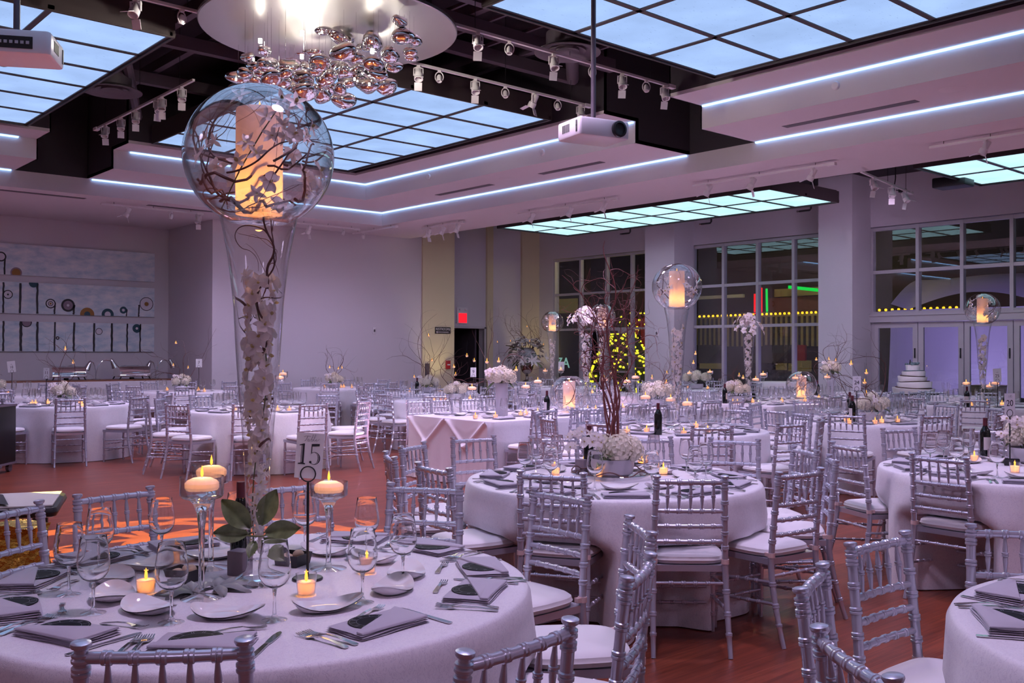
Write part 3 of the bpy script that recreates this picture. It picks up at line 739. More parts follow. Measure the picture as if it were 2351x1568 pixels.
part('brick_wall', 'brick', fy(1490), fy(1395), fz(1440, 770), fz(1440, 668), .2, .3)
part('shop_window', 'dim', fy(1315), fy(1275), fz(1300, 718), fz(1300, 685), .22, .3)
# bulbs
def string(label, x0, y0, x1, y1, n, rx):
    t = empty('festoon_string', on(x0, y0, 'X', rx)); tag(t, label, 'string of lights', 'festoon bulb strings outside'); c = MB(); pr = None
    me = MB().ball((0, 0, 0), .044, 8, 6).mesh('bulb', G['bulb'])
    pts = []
    for k in range(n):
        p = on(x0+(x1-x0)*k/(n-1), y0+(y1-y0)*k/(n-1), 'X', rx)-t.location; pts.append(p+Vector((0, 0, .07)))
        q = bpy.data.objects.new('bulb', me); COL.objects.link(q); q.parent = t; q.location = p
    c.tube(pts, .012, 4).obj('cable', G['dull'], t)
string('row of glowing yellow bulbs seen through the middle window', 1596, 727, 1873, 717, 28, XF-.6)
string('row of glowing yellow bulbs seen through the right upper window', 2019, 712, 2196, 706, 13, XF-.6)
def leds(label, pts, n, mat, rx):
    t = empty('led_sign_edge', on(*pts[0], 'X', rx)); tag(t, label, 'LED strip', 'LED outlines of the shop sign')
    (a, b_), (c, d) = pts; m = MB()
    for k in range(n): p = on(a+(c-a)*k/(n-1), b_+(d-b_)*k/(n-1), 'X', rx)-t.location; m.box(p.x-.02, p.x+.02, p.y-.03, p.y+.03, p.z-.05, p.z+.05)
    m.obj('led_dots', G[mat], t)
leds('red vertical LED line of the shop sign', ((1748, 664), (1748, 715)), 14, 'ledred', XF-.5)
leds('green vertical LED line of the shop sign', ((1760, 666), (1761, 717)), 13, 'ledgreen', XF-.5)
leds('green sloping LED line at the top of the shop sign', ((1812, 659), (1878, 666)), 20, 'ledgreen', XF-.5)
leds('short red LED line beside the window mullion', ((1733, 678), (1733, 718)), 9, 'ledred', XF-.5)
# lit tree behind the entrance door
T0 = on(1430, 905, 'X', 23.0); t = empty('lit_fir_tree', (23.0, T0.y, -.4)); tag(t, 'tree covered in yellow fairy lights outside the entrance door', 'tree')
q = random.Random(5); b = MB()
b.lathe([(.05, 0), (1.35, .1), (1.1, 1.0), (.75, 1.9), (.02, 3.0)], 20)
b.obj('foliage', G['tree'], t)
f = MB()
for k in range(430):
    h = q.uniform(.1, 2.6); r = (1.39-.25*h if h < 1 else 1.14-.39*(h-1) if h < 1.9 else .79-.66*(h-1.9)); a = q.uniform(0, 2*pi); f.ball((r*cos(a), r*sin(a), h), .046, 5, 4)
o = f.obj('fairy_lights', G['fairy'], t); o['kind'] = 'stuff'
t = empty('ribbon_bow', on(1468, 735, 'X', 24.5)); tag(t, 'red ribbon bow high behind the entrance glass', 'bow')
for s in (-1, 1): MB().add([(0, 0, 0), (0, s*.45, .22), (.05, s*.5, -.02), (0, s*.35, -.18), (-.05, s*.2, 0)], [(0, 1, 4), (0, 4, 3), (1, 2, 4), (2, 3, 4)], 0, False).add([(0, 0, 0), (0, s*.12, -.9), (.03, s*.34, -.85), (.02, s*.15, 0)], [(0, 1, 2, 3)], 0, False).obj('loop', G['redcloth'], t)
g = MB(); q = random.Random(8)
for k in range(110): g.ball((q.uniform(-.1, .1), q.uniform(-.9, .9), q.uniform(-2.0, .3)), .042, 5, 4)
o = g.obj('garland_lights', G['fairy'], t); o['kind'] = 'stuff'
p = on(1292, 834, 'X', 24.0); me = text_mesh('ZA', .52, G['neon'], .01); o = bpy.data.objects.new('neon_letters', me); COL.objects.link(o); o.location = p; o.rotation_euler = (R90, 0, -R90)
tag(o, 'pale green glowing sign letters low in the left window', 'sign')
# white event tent; its purple-lit wall stands in for reflections in the doors
t = empty('event_tent', (24.6, 6.2, -.4)); tag(t, 'white tent, its purple wall standing in for reflections in the folding doors', 'tent')
MB().grid(lambda u, v: (.3*sin(v*pi*.5), -8+u*14.6, v*3.1), 90, 6).obj('reflection_wall', G['tent'], t)
MB().grid(lambda u, v: (.3+v*1.9, -8+u*14.6, 3.1+.40*abs(sin(u*13))*(1-v)+.9*sin(v*pi/2)), 90, 8).obj('roof', G['tent'], t)
lamp('tent_lamp', 'AREA', (22.6, 9.5, 2.6), 48, (.48, .32, 1.0), shape='RECTANGLE', size_y=2.2).data.size = 6
bpy.data.objects['tent_lamp'].rotation_euler = Vector((3, 0, -1.2)).to_track_quat('-Z', 'Y').to_euler()
lamp('tent_lamp', 'POINT', (23.6, 10.2, .9), 30, (.55, .42, 1.), .2)
lamp('street_lamp_light', 'POINT', (23.5, 19.5, 4.2), 90, (1., .78, .35), .3); lamp('street_lamp_light', 'POINT', (25.2, 16.0, 4.6), 150, (1., .78, .35), .3)
t = empty('street_bollard', (23.0, on(2270, 860, 'X', 23).y, -.4)); tag(t, 'dark bucket-shaped planter outside the folding doors', 'planter')
MB().lathe([(0, 0), (.28, 0), (.38, 1.2), (.40, 1.22), (.36, 1.22), (0, 1.1)], 20).obj('tub', G['facade'], t)

t = empty('reflection_backdrop', (22.4, 8.0, -.4)); tag(t, 'low dark hedge in place of the floor reflection in the folding doors', 'backdrop')  # added dark shape, stands in for the floor mirrored in the doors
b = MB(); q = random.Random(6)
b.grid(lambda u, v: (-.3+.6*v+q.uniform(-.03, .03), -6+14.5*u, .95*sin(pi*min(1, v*.98+.01))**.4+q.uniform(-.04, .04)), 120, 9); b.obj('foliage', G['tree'], t)
# ================================================================== furniture templates
def post_y(z): return -.205-.095*(max(0, .43-z)/.43)**1.5 if z < .43 else -.205-.045*((z-.43)/.49)**1.3
def post_x(z): return .195-.022*z/.92
def ringed(zs, r, rings, up=.0042):
    pts = [(z, r(z)) for z in zs]
    for z in rings: pts += [(z-.013, r(z)), (z-.010, r(z)+up), (z-.003, r(z)+up), (z-.0005, r(z)+.001), (z+.002, r(z)+up), (z+.009, r(z)+up), (z+.012, r(z))]
    pts = [p for p in pts if not any(abs(p[0]-z) < .0129 and p[0] in zs for z in rings)]
    return sorted(set(pts))
def back_post(s, n=14):
    r = lambda z: .0165-.004*max(0, .3-z)/.3
    ps = ringed([0, .05, .1, .15, .25, .3, .35, .4, .45, .52, .6, .68, .76, .84], r, [.11, .21, .32, .545, .62, .70, .78, .855])
    ps += [(.872, .0165), (.876, .021), (.882, .021), (.886, .0165), (.889, .0205), (.894, .0205), (.897, .014), (.904, .0135), (.908, .020), (.913, .0225), (.919, .0215), (.922, .015)]
    return MB().tube([(s*post_x(z), post_y(z), z) for z, _ in ps], [q for _, q in ps], n)
def front_leg(s, n=12):
    ps = ringed([0, .06, .14, .26, .36, .43], lambda z: .0155-.004*max(0, .3-z)/.3, [.10, .20, .32])
    return MB().tube([(s*(.19+.006*(.43-z)), .185+.01*(.43-z), z) for z, _ in ps], [q for _, q in ps], n)
def rail(z, r=.0125, n=14):
    w = post_x(z); us = [-1, 1]; rg = [k/3-1 for k in range(1, 6)]
    ps = ringed([-w, -w*.8, -w*.5, -.02, w*.5, w*.8, w], lambda x: r, [u*w for u in rg], .0032)
    return MB().tube([(x, post_y(z)-.012*(1-(x/w)**2), z) for x, _ in ps], [q for _, q in ps], n)
def spindle(k, n=12):
    u = k/3-1; z0, z1 = .735, .885
    ps = [(0, .0045), (.12, .0055), (.40, .0095), (.46, .0085), (.47, .0125), (.50, .0125), (.505, .0095), (.53, .0125), (.56, .0125), (.57, .0085), (.63, .0095), (.88, .0055), (1, .0045)]
    zz = [z0+(z1-z0)*t for t, _ in ps]
    return MB().tube([(u*post_x(z), post_y(z)-.012*(1-u*u), z) for z in zz], [q for _, q in ps], n)
def stretcher(a, b_, n=10):
    a, b_ = Vector(a), Vector(b_); L = (b_-a).length
    ps = ringed([0, L*.12, L*.5, L*.88, L], lambda x: .0085, [L*.25, L*.42, L*.58, L*.75], .0035)
    return MB().tube([a.lerp(b_, x/L) for x, _ in ps], [q for _, q in ps], n)
def cushion():
    b = MB(); rings = []
    for z, ins in ((.452, .02), (.455, .006), (.468, 0), (.473, -.003), (.477, 0), (.490, .003), (.500, .016), (.506, .05)):
        ring = []
        for j in range(40):
            a = 2*pi*j/40; c, s_ = cos(a), sin(a)
            e = .45
            x = (abs(c)**e)*(1 if c >= 0 else -1); y = (abs(s_)**e)*(1 if s_ >= 0 else -1)
            hw = (.203 if y > 0 else .203-.016*(-y))-ins
            ring.append((x*hw, .008+y*(.203-ins), z))
        rings.append(ring)
    b.rings(rings); c = [(0, .008, .510)]
    return b
def seat_frame():
    return MB().add([(-.205, .205, .418), (.205, .205, .418), (.19, -.20, .418), (-.19, -.20, .418), (-.205, .205, .45), (.205, .205, .45), (.19, -.20, .45), (-.19, -.20, .45)],
                    [(0, 1, 2, 3), (7, 6, 5, 4), (0, 4, 5, 1), (1, 5, 6, 2), (2, 6, 7, 3), (3, 7, 4, 0)], 0, False)
def straps(s):
    z = .472
    return MB().tube([(s*post_x(z), post_y(z), z-.012), (s*post_x(z), post_y(z), z+.012)], .0205, 12).box(s*post_x(z)-.012, s*post_x(z)+.012, post_y(z), -.17, z-.010, z+.010)
STR = [((-.192, .187, .30), (-.197, post_y(.33), .33)), ((.192, .187, .30), (.197, post_y(.33), .33)), ((-.193, .188, .19), (-.2, post_y(.22), .22)), ((.193, .188, .19), (.2, post_y(.22), .22)),
       ((-.192, .187, .25), (.192, .187, .25)), ((-.19, post_y(.36), .36), (.19, post_y(.36), .36)), ((-.193, .188, .16), (.193, .188, .16))]
def merged(*bs):
    r = MB()
    for b in bs: r.add(b.v, b.f, 0, True)
    return r
def mk(name, b, mat, sharp=38): return (name, b.mesh(name, G[mat], sharp))
S = 'silver'
CH_NEAR = [(*mk('cushion', cushion(), 'cushion'), -1), (*mk('cushion_tie', straps(-1), 'strap'), -1), (*mk('cushion_tie', straps(1), 'strap'), -1), (*mk('seat_frame', seat_frame(), S), -1),
           (*mk('leg', back_post(-1), S), -1), (*mk('leg', back_post(1), S), -1), (*mk('leg', front_leg(-1), S), -1), (*mk('leg', front_leg(1), S), -1),
           (*mk('top_rail', rail(.885, .0135), S), -1)] + [(*mk('back_rail', rail(z, .0115), S), -1) for z in (.735, .655, .575)] + \
          [(*mk('spindle', spindle(k), S), -1) for k in range(1, 6)] + [(*mk('stretcher', stretcher(*q), S), -1) for q in STR]
CH_MID = [CH_NEAR[0], CH_NEAR[3]] + CH_NEAR[4:8] + [(*mk('backrest', merged(rail(.885, .0135, 6), rail(.735, .0115, 6), rail(.655, .0115, 6), rail(.575, .0115, 6), *[spindle(k, 6) for k in range(1, 6)]), S, 75), -1),
          (*mk('stretchers', merged(*[stretcher(*q, 6) for q in STR]), S, 75), -1)]
CH_FAR = [CH_NEAR[0], (*mk('frame', merged(seat_frame(), back_post(-1, 6), back_post(1, 6), front_leg(-1, 6), front_leg(1, 6), rail(.885, .0135, 6), rail(.735, .0115, 6), rail(.655, .0115, 6), rail(.575, .0115, 6), *[spindle(k, 5) for k in range(1, 6)], *[stretcher(*q, 5) for q in STR]), S, 80), -1)]

# registry: labels are written once everything stands
REG = {}
def reg(phrase, tk, o): REG.setdefault((phrase, tk), []).append(o); return o
def visible(p, m=30):
    x, y, z = see(p); return z > .3 and -m < x < 2351+m and -m < y < 1568+m

# tables -----------------------------------------------------------------
TT = .762
TAB = {}
def T_px(k, px, py, name): p = on(px, py, 'Z', TT); TAB[k] = (Vector((p.x, p.y, 0)), name)
def T_pd(k, px, d, name): p = LD((px-1175.5)*d/FOC, d); TAB[k] = (p, name)
T_px('A', 595, 1340, 'the card 15 table')
T_pd('B', 1408, 6.03, 'the tall-branch table')
T_pd('C', 2346, 6.55, 'the card 20 table')
TAB['D'] = (LD(2.18, 2.63), 'the lower-right corner table')
T_pd('F', 1555, 9.9, 'the card 17 table')
T_pd('G', 1985, 11.4, 'the card 24 table')
T_pd('I', 2262, 14.7, 'the card 25 table')
T_pd('K', 150, 14.2, 'the card 11 table')
T_pd('L', 597, 13.0, 'the table behind the trumpet vase')
T_pd('M', 428, 19.0, 'the card 7 table')
T_pd('N', 772, 21.0, 'the blank-wall table')
T_pd('O', -5, 17.2, 'the card 10 table')
T_pd('P', 990, 18.6, 'the restroom-sign table')
T_pd('P2', 1035, 15.7, 'the card 9 table')
T_pd('Q', 1268, 21.8, 'the card 2 table')
T_pd('R', 1388, 18.3, 'the fir-tree table')
T_pd('U', 1604, 21.0, 'the far orchid table')
def cloth_round(R=.915, seed=0, foot=.11, n=180, drop=TT):
    q = random.Random(seed); b = MB(); hs = [(q.choice((9, 11, 13)), q.uniform(0, 6.3), 1.), (q.choice((5, 6, 7)), q.uniform(0, 6.3), .7), (q.choice((17, 19, 23)), q.uniform(0, 6.3), .5)]
    rings = [[(.02*cos(2*pi*j/n), .02*sin(2*pi*j/n), drop) for j in range(n)], [((R-.03)*cos(2*pi*j/n), (R-.03)*sin(2*pi*j/n), drop) for j in range(n)]]
    for t in (0., .01, .03, .08, .16, .28, .42, .56, .70, .82, .92, 1.0):
        ring = []
        for j in range(n):
            a = 2*pi*j/n; w = sum(k*sin(f*a+p) for f, p, k in hs)/1.4
            w = (w if w > 0 else w*.6)
            r = R-.012*(1-min(1, t*40))+.02*t+foot*t**1.1*(.35+.65*w)*(1 if t > .02 else 0)
            ring.append((r*cos(a), r*sin(a), drop-.006*min(1, t*60)-(drop-.012)*t if t > 0 else drop-.002))
        rings.append(ring)
    return b.rings(rings, 0, True).mesh('tablecloth', G['cloth'], 75)
def near_chairs(tk, posts):
    for (a, b_) in posts:
        P, Q = on(*a, 'Z', .915), on(*b_, 'Z', .915); m = (P+Q)/2; c = TAB[tk][0]
        d = Vector((-(Q-P).y, (Q-P).x, 0)).normalized()
        if d.dot(c-m) < 0: d = -d
        loc = Vector((m.x, m.y, 0))+d*(.245-(.05 if tk == 'B' else .02 if tk == 'C' else 0))
        o = put(CH_NEAR, 'chiavari_chair', loc, atan2(d.y, d.x)-R90, '', 'chair', 'silver chairs with white cushions')
        reg('silver bamboo-style chair with white cushion', tk, o)
near_chairs('A', [((172, 1478), (577, 1468)), ((1060, 1500), (1310, 1422)), ((1437, 1327), (1490, 1272)), ((1441, 1184), (1495, 1225)), ((896, 1110), (1056, 1116)), ((1219, 1119), (1356, 1141)),
                  ((615, 1114), (734, 1105)), ((175, 1138), (349, 1118)), ((-62, 1182), (93, 1151))])
near_chairs('B', [((1191, 1078), (1356, 1085)), ((1500, 1090), (1664, 1091)), ((1774, 1082), (1862, 1073)), ((1883, 1044), (1898, 1058)), ((906, 1037), (925, 1049)), ((976, 1060), (1054, 1075)), ((938, 1026), (988, 1016)),
                  ((1053, 1006), (1136, 1002)), ((1227, 1004), (1322, 1003)), ((1455, 1006), (1532, 1005)), ((1633, 1007), (1733, 1011)), ((1797, 1022), (1866, 1038))])
near_chairs('C', [((2098, 1040), (2224, 1051)), ((1917, 1014), (1990, 1025)), ((2025, 985), (2111, 982)), ((2240, 985), (2330, 987))])
near_chairs('D', [((1951, 1250), (2084, 1221)), ((1840, 1356), (1893, 1295)), ((1883, 1439), (2058, 1557)), ((2280, 1208), (2418, 1214))])
def ring_chairs(tk, n, ph, r=1.17, tpl=None, skip=()):
    c = TAB[tk][0]
    for k in range(n):
        if k in skip: continue
        a = ph+2*pi*k/n+rnd.uniform(-.06, .06); rr = r+rnd.uniform(-.06, .10)
        p = c+Vector((cos(a), sin(a), 0))*rr
        if not visible(p+Vector((0, 0, .8)), 10): continue
        o = put(tpl, 'chiavari_chair', p, a+R90+rnd.uniform(-.16, .16), '', 'chair', 'silver chairs with white cushions')
        reg('silver bamboo-style chair with white cushion', tk, o)
ring_chairs('F', 10, .2, tpl=CH_MID); ring_chairs('G', 10, .45, tpl=CH_MID)
ring_chairs('K', 10, .02, tpl=CH_MID); ring_chairs('L', 10, .36, tpl=CH_MID)
for k, ph in (('I', .3), ('P2', .1), ('M', .5), ('N', .25), ('O', .1), ('P', .4), ('Q', .3), ('R', .15), ('U', .35)): ring_chairs(k, 10, ph, tpl=CH_FAR)

CHAIRS_AT = {}
for (ph_, tk_), L_ in REG.items(): CHAIRS_AT.setdefault(tk_, []).extend((Vector(o.location), o.rotation_euler[2]) for o in L_)
def cloth_tucked(tk, R, seed, foot, n=200, drop=TT):
    """round cloth to the floor, pushed in where a chair is tucked under the table"""
    q = random.Random(seed); hs = [(q.choice((9, 11, 13)), q.uniform(0, 6.3), 1.), (q.choice((5, 6, 7)), q.uniform(0, 6.3), .7), (q.choice((17, 19, 23)), q.uniform(0, 6.3), .5)]
    c = TAB[tk][0]; chs = [(p-c, rz) for p, rz in CHAIRS_AT.get(tk, []) if (p-c).length < 1.75]
    def inside(x, y):
        for p, rz in chs:
            dx, dy = x-p.x, y-p.y; lx, ly = dx*cos(rz)+dy*sin(rz), -dx*sin(rz)+dy*cos(rz)
            if abs(lx) < .228 and -.34 < ly < .245: return True
        return False
    def back(x, y):
        for p, rz in chs:
            dx, dy = x-p.x, y-p.y; lx, ly = dx*cos(rz)+dy*sin(rz), -dx*sin(rz)+dy*cos(rz)
            if abs(lx) < .225 and -.34 < ly < -.16: return True
        return False
    push = []; pb_ = []
    for j in range(n):
        a = 2*pi*j/n; r = R+.03; k = 0.
        while inside(r*cos(a), r*sin(a)) and r > .35: r -= .01
        push.append(R+.03-r)
        r = R+.03
        while back(r*cos(a), r*sin(a)) and r > .6: r -= .005
        pb_.append(R+.03-r)
    push = [max(push[(j+d) % n] for d in (-1, 0, 1)) for j in range(n)]
    push = [sum(push[(j+d) % n]*w for d, w in ((-3, 1), (-2, 2), (-1, 3), (0, 4), (1, 3), (2, 2), (3, 1)))/16 for j in range(n)]
    rings = [[(.02*cos(2*pi*j/n), .02*sin(2*pi*j/n), drop) for j in range(n)], [((R-.03)*cos(2*pi*j/n), (R-.03)*sin(2*pi*j/n), drop) for j in range(n)]]
    for t in (0., .01, .03, .08, .16, .24, .31, .345, .38, .42, .5, .60, .72, .84, .93, 1.0):
        z = drop-.006*min(1, t*60)-(drop-.012)*t if t > 0 else drop-.002
        w8 = 0 if z > .53 else (1 if z < .45 else (.53-z)/.08)
        ring = []
        for j in range(n):
            a = 2*pi*j/n; w = sum(k*sin(f*a+p) for f, p, k in hs)/1.4
            w = (w if w > 0 else w*.6)
            r = R-.012*(1-min(1, t*40))+.02*t+foot*t**1.1*(.35+.65*w)*(1 if t > .02 else 0)
            if .45 < z < .72 and pb_[j] > .004: r = min(r, R+.03-pb_[j])
            r = min(r, R+.03-push[j]) if w8 >= 1 and push[j] > .02 else r-max(0, push[j]-(R+.03-r))*w8
            ring.append((r*cos(a), r*sin(a), z))
        rings.append(ring)
    return MB().rings(rings, 0, True).mesh('tablecloth', G['cloth'], 75)
for i, (k, (p, tn)) in enumerate(TAB.items()):
    o = bpy.data.objects.new('tablecloth', cloth_tucked(k, {'A': .92, 'B': .912}.get(k, .915), i+2, {'A': .07, 'B': .10}.get(k, .10))); COL.objects.link(o); o.location = p
    tag(o, 'white floor-length cloth draped over '+tn, 'tablecloth', 'white round tablecloths')
CLM = [cloth_round(seed=s) for s in (1, 2)]

# long tables: two rows of narrow tables under one cloth, along the room's X direction
def cloth_long(L, W, seed):
    q = random.Random(seed); n1, n2 = int(L/.035), int(W/.035); per = []
    r = .02
    for i in range(n1): per.append((-L/2+r+(L-2*r)*i/n1, -W/2, 0, -1, i*.035))
    for i in range(n2): per.append((L/2, -W/2+r+(W-2*r)*i/n2, 1, 0, (n1+i)*.035))
    for i in range(n1): per.append((L/2-r-(L-2*r)*i/n1, W/2, 0, 1, (n1+n2+i)*.035))
    for i in range(n2): per.append((-L/2, W/2-r-(W-2*r)*i/n2, -1, 0, (2*n1+n2+i)*.035))
    f1, f2 = q.uniform(6, 8), q.uniform(13, 15)
    rings = []
    for t, ins in ((-1, .5), (0, .02), (.002, .004), (.01, 0), (.1, 0), (.3, 0), (.55, 0), (.8, 0), (1, 0)):
        ring = []
        for x, y, nx, ny, s in per:
            w = (sin(f1*s)+.5*sin(f2*s+1))*.022*max(0, t)+.02*max(0, t)
            if t < 0: ring.append((x*.9, y*.9, TT))
            else: ring.append((x-nx*ins+nx*w, y-ny*ins+ny*w, TT-(TT-.012)*t-(.004 if t > 0 else 0)))
        rings.append(ring)
    return MB().rings(rings, 0, True).mesh('tablecloth', G['cloth'], 70)
E0 = on(1128, 968, 'Z', TT); EX0, EY0 = E0.x, E0.y
LT = {'E': (EX0, EX0+4.2, EY0, EY0+1.52), 'H': None}
hb = LD((1690-1175.5)*14.9/FOC, 14.9); LT['H'] = (hb.x-.15, hb.x+4.0, hb.y-.76, hb.y+.76)
for k, tn in (('E', 'the knotted-cloth long table'), ('H', 'the far long table')):
    x0, x1, y0, y1 = LT[k]; c = Vector(((x0+x1)/2, (y0+y1)/2, 0)); TAB[k] = (c, tn)
    o = bpy.data.objects.new('tablecloth', cloth_long(x1-x0, y1-y0, 3)); COL.objects.link(o); o.location = c
    tag(o, 'white cloth covering '+tn+' of the banquet', 'tablecloth', 'white long tablecloths')
    n = 8
    for s in (-1, 1):
        for i in range(n):
            x = x0+.36+(x1-x0-.72)*i/(n-1)+rnd.uniform(-.04, .04); y = (y0-.25 if s < 0 else y1+.25)+rnd.uniform(-.05, .08)*s
            if not visible((x, y, .8), 10): continue
            o = put(CH_MID if k == 'E' else CH_FAR, 'chiavari_chair', (x, y, 0), (0 if s < 0 else pi)+rnd.uniform(-.15, .15), '', 'chair', 'silver chairs with white cushions')
            reg('silver bamboo-style chair with white cushion', k, o)
# knotted satin panels on the near end of the long table
x0, x1, y0, y1 = LT['E']
def swag(side):
    W = (y1-y0)/2
    def fn(u, v):                              # u across, v from the top down; knot in the middle, a third of the way down
        y = u*W; z = TT-.004-v*(TT-.015); kz = .42; ku = .5
        d = abs(u-ku)*2
        pinch = math.exp(-((v-kz)/.16)**2)
        uu = ku+(u-ku)*(1-.0*pinch)
        ridge = math.exp(-((v-kz*(1-d))/.045)**2)*(1 if v < kz+.05 else 0)
        fold = .012*sin(u*26)*max(0, v-kz)*1.8+.02*max(0, v-kz)
        tri = .03*max(0, 1-abs(v/(kz*(1-d)+.02)-.45)*1.6) if v < kz*(1-d) else 0
        knot = .05*math.exp(-((v-kz)/.05)**2-((u-ku)/.06)**2)
        dip = -.02*math.exp(-((u-ku)/.05)**2)*(1 if v > kz else 0)
        x = -(.032+ridge*.035+fold+tri*.4+knot+dip)-.02*v
        return (x, y, z)
    return MB().grid(fn, 61, 46)
for i, yy in enumerate((y0, (y0+y1)/2)):
    o = swag(i).obj('knotted_cloth_panel', G['satin'], None, 60); o.location = (x0-.025, yy, 0)
    tag(o, ('right', 'left')[i]+' knotted satin panel on the near end of the long table', 'cloth panel', 'knotted satin panels')

# ------------------------------------------------------------------ tableware
def strip(b, sec, th=.0022, T=None):
    vs = []
    for y, hw, z in sec: vs += [(-hw, y, z), (hw, y, z), (-hw, y, z+th), (hw, y, z+th)]
    fs = []
    for i in range(len(sec)-1):
        a = 4*i; c = a+4; fs += [(a+2, a+3, c+3, c+2), (a, c, c+1, a+1), (a, a+2, c+2, c), (a+1, c+1, c+3, a+3)]
    k = 4*(len(sec)-1); fs += [(0, 1, 3, 2), (k, k+2, k+3, k+1)]
    return b.add(vs, fs, 0, False, T)
def fork(s=1.0):
    b = MB(); strip(b, [(-.098*s, .007, .001), (-.09*s, .009, .002), (-.03*s, .005, .009), (.015*s, .0038, .010), (.035*s, .006, .006), (.045*s, .0115, .004), (.058*s, .0125, .003)])
    for x in (-.0105, -.0035, .0035, .0105): strip(b, [(.058*s, .0019, .003), (.08*s, .0016, .003), (.098*s, .0011, .007)], T=Matrix.Translation((x, 0, 0)))
    return b
def knife():
    b = MB(); strip(b, [(-.115, .008, .001), (-.10, .009, .001), (.0, .0062, .002), (.012, .0075, .001), (.03, .0095, .001), (.085, .0105, .001), (.108, .007, .001), (.118, .002, .001)], .0026); return b
FORK = [(None, fork().mesh('dinner_fork', G['steel']), -1)]; FORK2 = [(None, fork(.8).mesh('dessert_fork', G['steel']), -1)]; KNIFE = [(None, knife().mesh('table_knife', G['steel']), -1)]
def plate():
    b = MB()
    def top(u, v):
        a = 2*pi*u; r = v; rx, ry = .112*r, .068*r
        e = max(0, r-.55)/.45
        return (rx*cos(a)*(1+.14*e*cos(a)), ry*sin(a), .004+e**1.4*(.009+.024*cos(a)**2)+.001*r)
    def bot(u, v):
        x, y, z = top(u, 1-v); return (x*.985, y*.985, z-.004 if v < .5 else max(0.0, z-.006))
    b.grid(top, 40, 9, wrap=True); b.grid(bot, 40, 9, wrap=True)
    return b
PLATE = [(None, plate().mesh('bread_plate', G['china'], 70), -1)]
def wine_bowl(): return MB().lathe([(.006, .094), (.018, .097), (.033, .107), (.044, .125), (.0475, .145), (.046, .168), (.042, .195), (.0375, .228), (.0372, .231), (.0365, .2285), (.041, .195), (.045, .168), (.0465, .145), (.043, .127), (.032, .110), (.016, .100), (0, .098)], 28, cap=False)
def wine_stem(): return MB().lathe([(.0, 0), (.037, 0), (.0375, .0015), (.030, .004), (.012, .008), (.0055, .018), (.0042, .04), (.0045, .07), (.0065, .090), (.010, .0955), (0, .0975)], 24, cap=False)
def wine_foot(): return MB().lathe([(.0375, .0015), (.030, .004), (.012, .008), (.0055, .018)], 24, cap=False)
def wine_rod(): return MB().lathe([(0, .017), (.0055, .018), (.0042, .04), (.0045, .07), (.0065, .090), (.010, .0955), (0, .0975)], 16, cap=False)
WG = [(*mk('bowl', wine_bowl(), 'crystal'), -1), (*mk('stem', wine_rod(), 'crystal'), -1), (*mk('foot', wine_foot(), 'glass2'), -1)]
wm = merged(wine_bowl(), wine_stem())
WG_FAR = [(None, MB().add(wm.v, wm.f).mesh('wine_glass', G['glass2']), -1)]
FL = [(None, MB().lathe([(0, 0), (.003, .002), (.005, .008), (.0042, .016), (.002, .024), (0, .030)], 10).mesh('flute', G['glass']), -1)]
def napkin():
    b = MB(); q = random.Random(2)
    def slab(w, d, z, th, ph):
        def surf(u, v, top):
            x = (2*u-1); y = (2*v-1); ed = max(abs(x), abs(y)); rnd_ = sqrt(max(0, 1-max(0, (abs(x)-.94)/.06)**2))*sqrt(max(0, 1-max(0, (abs(y)-.92)/.08)**2))
            zz = z+th/2+(th/2)*rnd_*(1 if top else -1)+.0010*sin(2.2*x+ph)*cos(1.7*y+ph)+.0007*sin(5*x+ph*2)
            return (x*w+.0015*sin(4*y+ph), y*d+.0015*sin(3*x+ph), max(.0002, zz))
        b.grid(lambda u, v: surf(u, v, True), 23, 17); b.grid(lambda u, v: surf(1-u, v, False), 23, 17)
    slab(.128, .078, 0, .0062, .3); slab(.126, .077, .0058, .006, 1.1); slab(.125, .075, .0112, .006, 2.0)
    cor = [(-.1235, -.0745), (.1235, -.0745), (.1235, .068), (-.1235, -.050)]; vs = []
    for k in range(4):
        a, c = cor[k], cor[(k+1) % 4]
        vs += [(a[0]+(c[0]-a[0])*t/5, a[1]+(c[1]-a[1])*t/5) for t in range(5)]
    n = len(vs); hz = lambda x, y: .0195+.0010*sin(2.2*x/.125+2)*cos(1.7*y/.075+2)
    b.add([(x, y, .0165) for x, y in vs]+[(x, y, hz(x, y)+.0015) for x, y in vs]+[(.03+(x-.03)*.95, -.02+(y+.02)*.95, hz(x, y)+.0042) for x, y in vs]+[(.02, -.03, .0245)],
          [(i, (i+1) % n, n+(i+1) % n, n+i) for i in range(n)]+[(n+i, n+(i+1) % n, 2*n+(i+1) % n, 2*n+i) for i in range(n)]+[(2*n+i, 2*n+(i+1) % n, 3*n) for i in range(n)], 0, True)
    return b
NAPKIN = [(None, napkin().mesh('folded_napkin', G['napkin'], 50), -1)]
